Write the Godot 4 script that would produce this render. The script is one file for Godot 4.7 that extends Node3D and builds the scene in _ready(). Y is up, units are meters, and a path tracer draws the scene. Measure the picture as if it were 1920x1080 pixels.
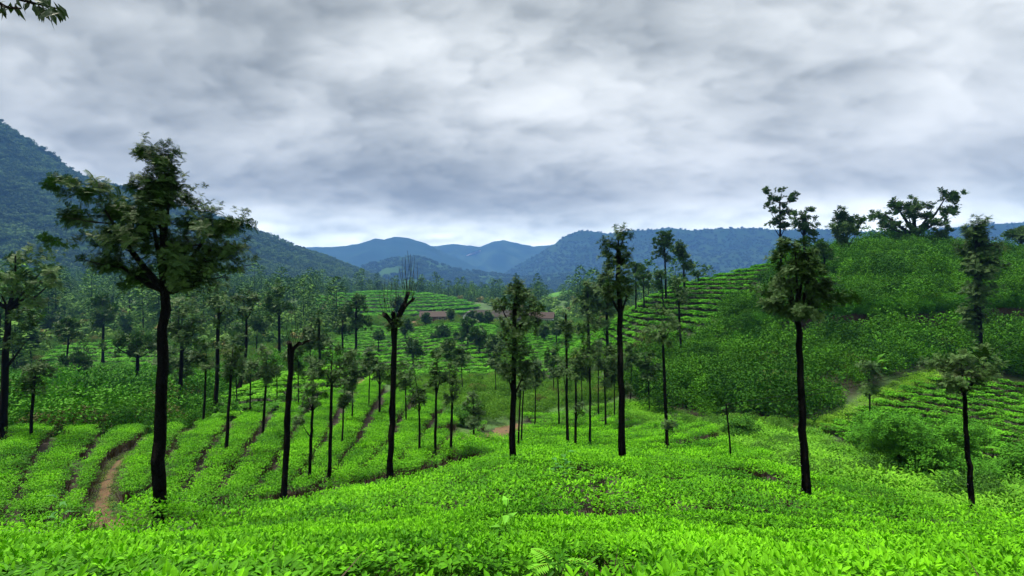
extends Node3D
# Tea country under a heavy sky: a clipped tea slope falls away from the viewer, silver oaks stand in it,
# terraced hills and a shrubby hill follow, wooded mountains close the view. Metres, y up, the viewer looks along -z.

const EYE := 1.55
# surveyed heights of the ground: [x, y, z]
const SURVEY := [[-1.8, 0.29, -1.0], [-2.9, 0.09, -1.6], [-9.0, -1.29, -5.0], [-16.1, -2.23, -9.0], [-25.1, -3.72, -14.0], [-50.2, -6.82, -28.0], [-80.7, -11.69, -45.0], [-125.6, -15.33, -70.0], [-197.3, -15.42, -110.0], [-358.7, -10.02, -200.0], [-717, 9, -400], [-1256, 42, -700], [-2690, 88, -1500], [-0.9, 0.29, -1.0], [-1.5, 0.09, -1.6], [-2.3, -0.26, -2.5], [-4.6, -1.28, -5.0], [-7.4, -2.54, -8.0], [-11.1, -3.66, -12.0], [-14.3, -5.10, -15.5], [-18.5, -5.49, -20.0], [-24.1, -5.80, -26.0], [-26.8, -6.22, -29.0], [-32.4, -8.04, -35.0], [-43.5, -10.01, -47.0], [-59.2, -12.03, -64.0], [-85.2, -14.24, -92.0], [-138.9, -12.91, -150.0], [-222.2, -8.86, -240.0], [-370, -0, -400], [-648, 15, -700], [-1111, 48, -1200], [-0.7, 0.29, -1.0], [-1.2, 0.09, -1.6], [-1.8, -0.26, -2.5], [-3.7, -1.29, -5.0], [-5.9, -2.58, -8.0], [-8.8, -3.77, -12.0], [-11.4, -5.25, -15.5], [-14.7, -5.68, -20.0], [-19.1, -6.10, -26.0], [-21.3, -6.34, -29.0], [-25.7, -8.04, -35.0], [-34.4, -10.01, -47.0], [-46.9, -12.03, -64.0], [-67.4, -14.24, -92.0], [-109.9, -12.91, -150.0], [-175.9, -8.86, -240.0], [-293, -2, -400], [-513, 8, -700], [-879, 48, -1200], [-0.6, 0.29, -1.0], [-1.0, 0.09, -1.6], [-1.6, -0.26, -2.5], [-3.2, -1.29, -5.0], [-5.7, -2.36, -9.0], [-8.3, -4.03, -13.0], [-10.5, -5.29, -16.5], [-13.4, -5.54, -21.0], [-16.5, -5.92, -26.0], [-19.1, -6.49, -30.0], [-22.9, -8.24, -36.0], [-30.5, -10.16, -48.0], [-40.7, -11.72, -64.0], [-58.6, -13.71, -92.0], [-95.5, -12.19, -150.0], [-152.7, -8.86, -240.0], [-255, -4, -400], [-446, 5, -700], [-764, 25, -1200], [-0.5, 0.29, -1.0], [-0.8, 0.09, -1.6], [-1.3, -0.25, -2.5], [-2.6, -1.29, -5.0], [-4.7, -2.85, -9.0], [-6.8, -3.94, -13.0], [-8.9, -5.25, -17.0], [-10.9, -5.44, -21.0], [-13.5, -5.97, -26.0], [-17.2, -6.56, -33.0], [-22.4, -7.66, -43.0], [-27.1, -8.73, -52.0], [-31.2, -10.72, -60.0], [-46.9, -13.64, -90.0], [-72.9, -11.95, -140.0], [-125.0, -10.02, -240.0], [-208, -5, -400], [-365, 3, -700], [-781, 23, -1500], [-0.4, 0.29, -1.0], [-0.7, 0.09, -1.6], [-1.0, -0.25, -2.5], [-2.1, -1.28, -5.0], [-3.7, -2.72, -9.0], [-5.4, -4.11, -13.0], [-7.0, -5.09, -17.0], [-9.1, -5.56, -22.0], [-11.6, -6.28, -28.0], [-15.8, -7.06, -38.0], [-21.6, -7.58, -52.0], [-24.9, -8.00, -60.0], [-29.9, -10.81, -72.0], [-39.4, -12.19, -95.0], [-62.2, -11.47, -150.0], [-99.5, -9.56, -240.0], [-166, -6, -400], [-332, 2, -800], [-622, 9, -1500], [-0.3, 0.29, -1.0], [-0.5, 0.09, -1.6], [-0.7, -0.25, -2.5], [-1.5, -1.26, -5.0], [-2.7, -2.58, -9.0], [-3.9, -3.81, -13.0], [-5.4, -5.13, -18.0], [-7.5, -5.92, -25.0], [-9.9, -6.72, -33.0], [-13.2, -7.28, -44.0], [-17.3, -7.68, -58.0], [-20.3, -8.29, -68.0], [-25.4, -12.79, -85.0], [-34.4, -13.42, -115.0], [-46.3, -12.65, -155.0], [-68.8, -10.65, -230.0], [-90, -4, -300], [-126, -7, -420], [-269, -16, -900], [-0.2, 0.29, -1.0], [-0.3, 0.09, -1.6], [-0.5, -0.25, -2.5], [-1.0, -1.24, -5.0], [-1.7, -2.45, -9.0], [-2.6, -3.70, -13.5], [-3.5, -4.79, -18.0], [-4.8, -5.92, -25.0], [-6.4, -6.72, -33.0], [-8.5, -7.45, -44.0], [-10.0, -7.98, -52.0], [-12.0, -9.69, -62.0], [-16.4, -11.97, -85.0], [-22.2, -12.64, -115.0], [-30.9, -11.56, -160.0], [-38.6, -10.02, -200.0], [-46.3, -12.34, -240.0], [-60, -4, -310], [-68, -1, -350], [-83, -5, -430], [-174, -16, -900], [-0.1, 0.29, -1.0], [-0.2, 0.09, -1.6], [-0.2, -0.25, -2.5], [-0.5, -1.23, -5.0], [-0.9, -2.35, -9.0], [-1.4, -3.55, -14.0], [-1.7, -4.73, -18.0], [-2.1, -5.20, -22.0], [-2.9, -6.41, -30.0], [-3.9, -7.71, -40.0], [-5.0, -8.98, -52.0], [-6.3, -10.36, -65.0], [-8.2, -11.97, -85.0], [-12.5, -10.99, -130.0], [-16.4, -9.93, -170.0], [-19.3, -10.79, -200.0], [-23.1, -11.41, -240.0], [-30, -9, -310], [-34, -6, -350], [-41, -9, -430], [-87, -18, -900], [0.0, 0.29, -1.0], [0.0, 0.09, -1.6], [0.0, -0.35, -2.7], [0.0, -1.02, -4.5], [0.0, -1.44, -5.9], [0.0, -2.10, -8.6], [0.0, -3.28, -14.0], [0.0, -4.38, -18.0], [0.0, -6.21, -25.0], [0.0, -7.56, -32.0], [0.0, -8.64, -40.0], [0.0, -9.15, -50.0], [0.0, -10.67, -65.0], [0.0, -11.97, -85.0], [0.0, -11.18, -120.0], [0.0, -10.25, -170.0], [0.0, -10.79, -200.0], [0.0, -11.47, -250.0], [0, -11, -350], [0, -13, -600], [0, -24, -1200], [0.1, 0.29, -1.0], [0.2, 0.09, -1.6], [0.3, -0.35, -2.7], [0.5, -1.02, -4.5], [0.7, -1.44, -5.9], [1.0, -2.10, -8.6], [1.6, -3.28, -14.0], [2.1, -4.38, -18.0], [2.9, -6.21, -25.0], [3.7, -7.46, -32.0], [4.6, -8.52, -40.0], [5.8, -9.06, -50.0], [7.5, -10.36, -65.0], [9.5, -11.10, -82.0], [12.7, -10.65, -110.0], [17.4, -10.02, -150.0], [23.1, -11.18, -200.0], [30.1, -11.49, -260.0], [41, -5, -350], [69, -11, -600], [139, -22, -1200], [0.2, 0.29, -1.0], [0.4, 0.09, -1.6], [0.6, -0.35, -2.7], [1.0, -1.02, -4.5], [1.4, -1.45, -5.9], [2.0, -2.12, -8.6], [3.2, -3.36, -14.0], [4.2, -4.42, -18.0], [5.8, -6.11, -25.0], [7.4, -7.25, -32.0], [9.3, -7.71, -40.0], [10.6, -7.54, -46.0], [13.4, -6.84, -58.0], [16.7, -5.39, -72.0], [19.0, -3.19, -82.0], [20.8, -1.23, -90.0], [25.5, -2.69, -110.0], [34.7, -5.68, -150.0], [57.9, -9.30, -250.0], [116, -11, -500], [278, -22, -1200], [0.3, 0.29, -1.0], [0.6, 0.09, -1.6], [0.9, -0.35, -2.7], [1.6, -1.04, -4.5], [2.0, -1.49, -5.9], [3.0, -2.20, -8.6], [4.7, -3.43, -13.5], [6.2, -4.66, -18.0], [8.3, -5.90, -24.0], [10.8, -6.58, -31.0], [13.2, -7.61, -38.0], [15.3, -6.94, -44.0], [18.4, -5.61, -53.0], [21.9, -4.22, -63.0], [25.7, -2.59, -74.0], [28.8, -0.05, -83.0], [32.3, 2.63, -93.0], [39.9, 1.00, -115.0], [55.5, -3.85, -160.0], [104, -10, -300], [278, -15, -800], [0.5, 0.29, -1.0], [0.7, 0.09, -1.6], [1.2, -0.36, -2.7], [2.1, -1.07, -4.5], [2.7, -1.53, -5.9], [4.0, -2.29, -8.6], [5.8, -3.35, -12.5], [7.9, -4.02, -17.0], [11.1, -5.51, -24.0], [14.8, -6.63, -32.0], [17.1, -6.66, -37.0], [20.4, -5.66, -44.0], [24.1, -4.22, -52.0], [29.2, -2.10, -63.0], [33.8, 0.49, -73.0], [38.0, 3.13, -82.0], [41.7, 5.02, -90.0], [53.2, 3.77, -115.0], [74.1, -1.54, -160.0], [139, -9, -300], [370, -15, -800], [0.6, 0.29, -1.0], [0.9, 0.09, -1.6], [1.6, -0.36, -2.7], [2.6, -1.08, -4.5], [3.4, -1.56, -5.9], [5.0, -2.43, -8.6], [6.9, -3.44, -12.0], [9.8, -4.35, -17.0], [13.9, -5.86, -24.0], [17.9, -6.67, -31.0], [20.8, -6.61, -36.0], [25.5, -4.81, -44.0], [30.1, -3.46, -52.0], [34.7, -1.34, -60.0], [39.3, 1.55, -68.0], [45.1, 4.71, -78.0], [50.9, 6.81, -88.0], [63.6, 5.79, -110.0], [92.6, 0.01, -160.0], [174, -9, -300], [463, -15, -800], [0.7, 0.29, -1.0], [1.2, 0.09, -1.6], [2.0, -0.37, -2.7], [3.3, -1.09, -4.5], [4.3, -1.60, -5.9], [6.3, -2.51, -8.6], [8.4, -3.43, -11.5], [11.7, -4.24, -16.0], [15.4, -5.34, -21.0], [19.8, -6.21, -27.0], [24.2, -6.41, -33.0], [30.8, -5.34, -42.0], [36.6, -3.75, -50.0], [43.2, -1.29, -59.0], [49.1, 1.87, -67.0], [56.4, 5.26, -77.0], [64.5, 7.49, -88.0], [80.6, 6.85, -110.0], [117.3, 1.55, -160.0], [220, -7, -300], [586, -14, -800], [0.9, 0.29, -1.0], [1.5, 0.09, -1.6], [2.5, -0.37, -2.7], [4.2, -1.11, -4.5], [5.5, -1.63, -5.9], [8.0, -2.62, -8.6], [9.7, -3.28, -10.5], [13.9, -4.24, -15.0], [18.5, -5.62, -20.0], [24.1, -6.52, -26.0], [30.5, -6.72, -33.0], [38.0, -6.16, -41.0], [46.3, -4.48, -50.0], [55.5, -1.34, -60.0], [64.8, 2.23, -70.0], [75.9, 5.35, -82.0], [92.6, 7.53, -100.0], [103.7, 9.11, -112.0], [125.0, 8.06, -135.0], [166.6, 1.55, -180.0], [278, -6, -300], [741, -10, -800], [1.6, 0.29, -1.0], [2.5, 0.09, -1.6], [4.3, -0.35, -2.7], [7.9, -1.31, -5.0], [14.2, -2.27, -9.0], [23.7, -4.38, -15.0], [38.0, -6.55, -24.0], [55.4, -7.23, -35.0], [75.9, -5.39, -48.0], [98.1, -1.44, -62.0], [126.5, 3.09, -80.0], [166.1, 7.63, -105.0], [221.4, 9.65, -140.0], [347.9, 1.55, -220.0], [633, -6, -400], [1423, -11, -900], [-16143, -58, -9000], [-8332, -58, -9000], [-5728, -58, -9000], [-1078, -50, -2600], [-3732, -58, -9000], [-501, -50, -2600], [-1736, -58, -9000], [0, -50, -2600], [0, -58, -9000], [602, -50, -2600], [2083, -58, -9000], [1203, -50, -2600], [4166, -58, -9000], [1905, -50, -2600], [6596, -58, -9000], [4112, -50, -2600], [14233, -58, -9000]]
# outlines of fields and thickets on the ground: [x, z]
const OUTLINE := {
	"near_tea": [[-1.3, -0.7], [1.2, -0.7], [12.3, -9.5], [10.4, -11.2], [9.0, -12.6], [7.3, -14.0], [9.1, -22.0], [11.1, -31.0], [8.3, -36.0], [5.5, -44.0], [1.1, -44.0], [-2.1, -36.0], [-2.2, -23.0], [-1.7, -15.6], [-2.8, -14.6], [-4.1, -14.2], [-5.6, -13.6], [-6.5, -12.5], [-6.6, -10.8], [-6.7, -9.6], [-9.3, -10.0], [-16.1, -9.0]],
	"slope_tea": [[-24.0, -15.0], [-13.5, -14.6], [-11.6, -14.8], [-9.7, -15.2], [-7.9, -15.2], [-6.3, -15.6], [-4.9, -16.4], [-3.2, -16.8], [-2.3, -18.6], [-2.3, -26.0], [-3.8, -36.0], [-6.2, -44.0], [-9.3, -48.0], [-13.0, -50.0], [-14.4, -44.0], [-15.7, -37.0], [-16.7, -31.0], [-17.9, -29.5], [-26.7, -28.8], [-44.8, -28.0]],
	"hump_tea": [[-18.5, -33.0], [-16.1, -38.0], [-15.1, -46.0], [-13.3, -51.0], [-16.5, -66.0], [-21.3, -69.0], [-25.5, -66.0], [-26.8, -58.0], [-28.1, -54.0], [-24.8, -44.0]],
	"right_tea": [[17.6, -31.3], [16.5, -26.0], [18.9, -24.5], [23.6, -25.0], [32.3, -25.0], [51.7, -40.0], [40.2, -42.5], [36.5, -42.5], [31.4, -41.5], [24.3, -37.0]],
	"hill_tea": [[12.7, -88.0], [14.4, -68.0], [18.5, -66.0], [23.9, -67.0], [31.0, -73.0], [34.4, -79.0], [42.5, -90.0], [44.0, -95.0], [34.4, -99.0], [22.7, -98.0], [16.4, -100.0]],
	"middle_tea": [[-38.6, -100.0], [-25.5, -88.0], [-14.7, -76.0], [-7.5, -78.0], [-2.0, -84.0], [-3.5, -105.0], [-2.7, -140.0], [-4.1, -168.0], [-19.9, -172.0], [-32.4, -168.0], [-46.9, -180.0], [-49.4, -160.0], [-44.6, -125.0]],
	"facing_tea": [[2.0, -84.0], [6.2, -80.0], [11.3, -84.0], [19.5, -92.0], [21.6, -118.0], [15.0, -130.0], [5.5, -142.0], [0.0, -130.0], [-0.5, -104.0]],
	"dome_tea": [[-83.8, -240.0], [-55.7, -222.0], [-39.0, -238.0], [-20.2, -262.0], [-19.1, -330.0], [-46.6, -372.0], [-87.5, -378.0], [-111.5, -340.0], [-104.9, -290.0]],
	"valley_tea": [[-81.7, -98.0], [-68.2, -93.0], [-61.7, -97.0], [-70.0, -118.0], [-89.1, -140.0], [-107.0, -146.0], [-113.1, -138.0], [-100.7, -118.0]],
	"far_right_tea": [[84.9, -97.0], [105.5, -96.0], [146.9, -128.0], [109.1, -124.0]],
	"shrub_slope": [[9.7, -47.0], [12.6, -39.5], [15.5, -35.0], [18.5, -34.5], [20.9, -37.0], [27.6, -41.5], [34.4, -45.5], [39.1, -45.0], [41.9, -43.5], [57.6, -43.0], [113.9, -85.0], [86.8, -90.0], [79.0, -92.0], [56.8, -92.0], [43.6, -90.0], [36.6, -79.0], [32.3, -71.0], [22.1, -62.0], [17.1, -61.0], [13.2, -62.0]],
	"left_thicket": [[-41.7, -29.6], [-28.1, -30.4], [-19.0, -31.2], [-20.1, -36.0], [-26.1, -46.0], [-30.2, -57.0], [-28.2, -61.0], [-26.6, -69.0], [-22.2, -72.0], [-23.1, -80.0], [-33.9, -88.0], [-45.4, -84.0], [-56.1, -82.0], [-72.9, -84.0], [-112.6, -80.0]],
	"centre_scrub": [[-5.1, -42.0], [-2.3, -40.0], [1.3, -45.0], [6.0, -46.0], [10.4, -48.0], [15.7, -74.0], [9.9, -79.0], [3.0, -79.0], [-1.2, -80.0], [-7.8, -74.0], [-16.4, -68.0], [-13.3, -54.0], [-8.2, -50.0]],
	"weeds": [[11.6, -32.0], [9.6, -23.0], [7.7, -14.6], [9.5, -13.2], [11.0, -11.8], [13.2, -10.2], [31.0, -24.0], [23.1, -24.4], [18.5, -24.0], [16.0, -25.5], [17.0, -31.0], [18.2, -34.0], [15.0, -34.6], [12.4, -39.0], [10.0, -45.0], [6.2, -46.0], [8.9, -37.0]],
	"grass_strip": [[17.8, -33.5], [17.2, -30.5], [24.1, -36.0], [32.0, -41.0], [33.9, -44.5], [25.9, -39.5]],
	"margins": [[-78.7, -60.0], [-341.0, -260.0], [-166.8, -262.0], [-101.1, -262.0], [-84.2, -236.0], [-57.8, -222.0], [-40.3, -232.0], [-18.5, -240.0], [8.9, -230.0], [31.8, -150.0], [16.9, -78.0], [10.7, -79.0], [3.0, -79.0], [-1.2, -80.0], [-7.8, -74.0], [-17.2, -66.0], [-25.5, -66.0], [-27.8, -60.0], [-29.7, -56.0], [-28.4, -50.0], [-38.2, -60.0]],
	"valley_wood": [[-143.5, -80.0], [-91.7, -82.0], [-74.6, -86.0], [-61.1, -96.0], [-61.2, -122.0], [-46.4, -130.0], [-48.2, -185.0], [-82.6, -238.0], [-108.5, -300.0], [-124.6, -380.0], [-97.2, -420.0], [-22.0, -380.0], [10.0, -260.0], [34.7, -150.0], [57.1, -160.0], [214.1, -600.0], [42.4, -1100.0], [-520.7, -1500.0], [-746.4, -900.0], [-1076.2, -600.0]],
}
# crest lines of the mountains: [x, y, z]
const CREST := {
	"left_mountain": [[-1614, 314.0, -900], [-1338, 326.8, -950], [-1119, 329.4, -1000], [-981, 320.5, -1060], [-937, 284.8, -1080], [-888, 243.5, -1110], [-857, 219.2, -1140], [-801, 213.7, -1170], [-723, 178.9, -1210], [-639, 155.8, -1250], [-592, 134.9, -1280], [-513, 99.0, -1330], [-423, 65.0, -1370], [-351, 32.6, -1400], [-274, -5.3, -1420], [-222, -26.2, -1440]],
	"right_ridge": [[-466, -65.0, -3450], [-262, -14.8, -3400], [-65, 82.3, -3350], [80, 161.1, -3310], [190, 223.0, -3280], [251, 258.5, -3250], [311, 305.9, -3220], [386, 331.7, -3200], [460, 326.6, -3180], [547, 311.4, -3150], [658, 321.4, -3100], [765, 322.1, -3050], [839, 328.5, -3000], [970, 309.8, -2960], [1119, 314.8, -2900], [1209, 309.4, -2850], [1323, 295.9, -2800], [1562, 288.0, -2700], [1763, 267.3, -2650], [1981, 277.3, -2600], [2189, 294.2, -2550], [2314, 295.7, -2500], [2870, 302.4, -2400], [3859, 312.1, -2300]],
	"middle_mountain": [[-1581, 278.3, -4100], [-1406, 298.4, -4050], [-1196, 306.3, -4000], [-1075, 327.8, -3980], [-981, 356.7, -3960], [-916, 349.1, -3960], [-838, 367.2, -3950], [-741, 358.7, -3940], [-644, 331.3, -3930], [-489, 257.3, -3900], [-374, 207.3, -3880], [-223, 131.8, -3860], [-37, 38.7, -3850], [149, -72.7, -3850]],
	"far_mountain": [[-2176, 327.9, -4700], [-1632, 350.5, -4700], [-1178, 318.8, -4700], [-807, 351.3, -4650], [-621, 352.0, -4600], [-488, 369.7, -4600], [-263, 339.4, -4550], [-152, 379.1, -4500], [-65, 390.4, -4480], [43, 362.0, -4450], [170, 332.5, -4400], [297, 341.0, -4400], [419, 358.1, -4350], [581, 374.7, -4300]],
	"foothill": [[-868, 25.7, -2500], [-732, 67.7, -2450], [-607, 113.6, -2420], [-486, 135.8, -2400], [-413, 139.3, -2380], [-319, 110.8, -2360], [-226, 80.5, -2340], [-89, 64.2, -2320], [44, 45.9, -2300], [152, 49.3, -2250], [260, 62.3, -2250], [403, 69.4, -2200], [601, 59.6, -2150], [790, 42.1, -2100]],
	"near_spur": [[12, -10.4, -620], [35, -6.1, -610], [58, -1.9, -600], [80, 1.0, -590], [106, -0.1, -580], [132, -5.0, -570], [162, -9.3, -560]],
}
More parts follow.
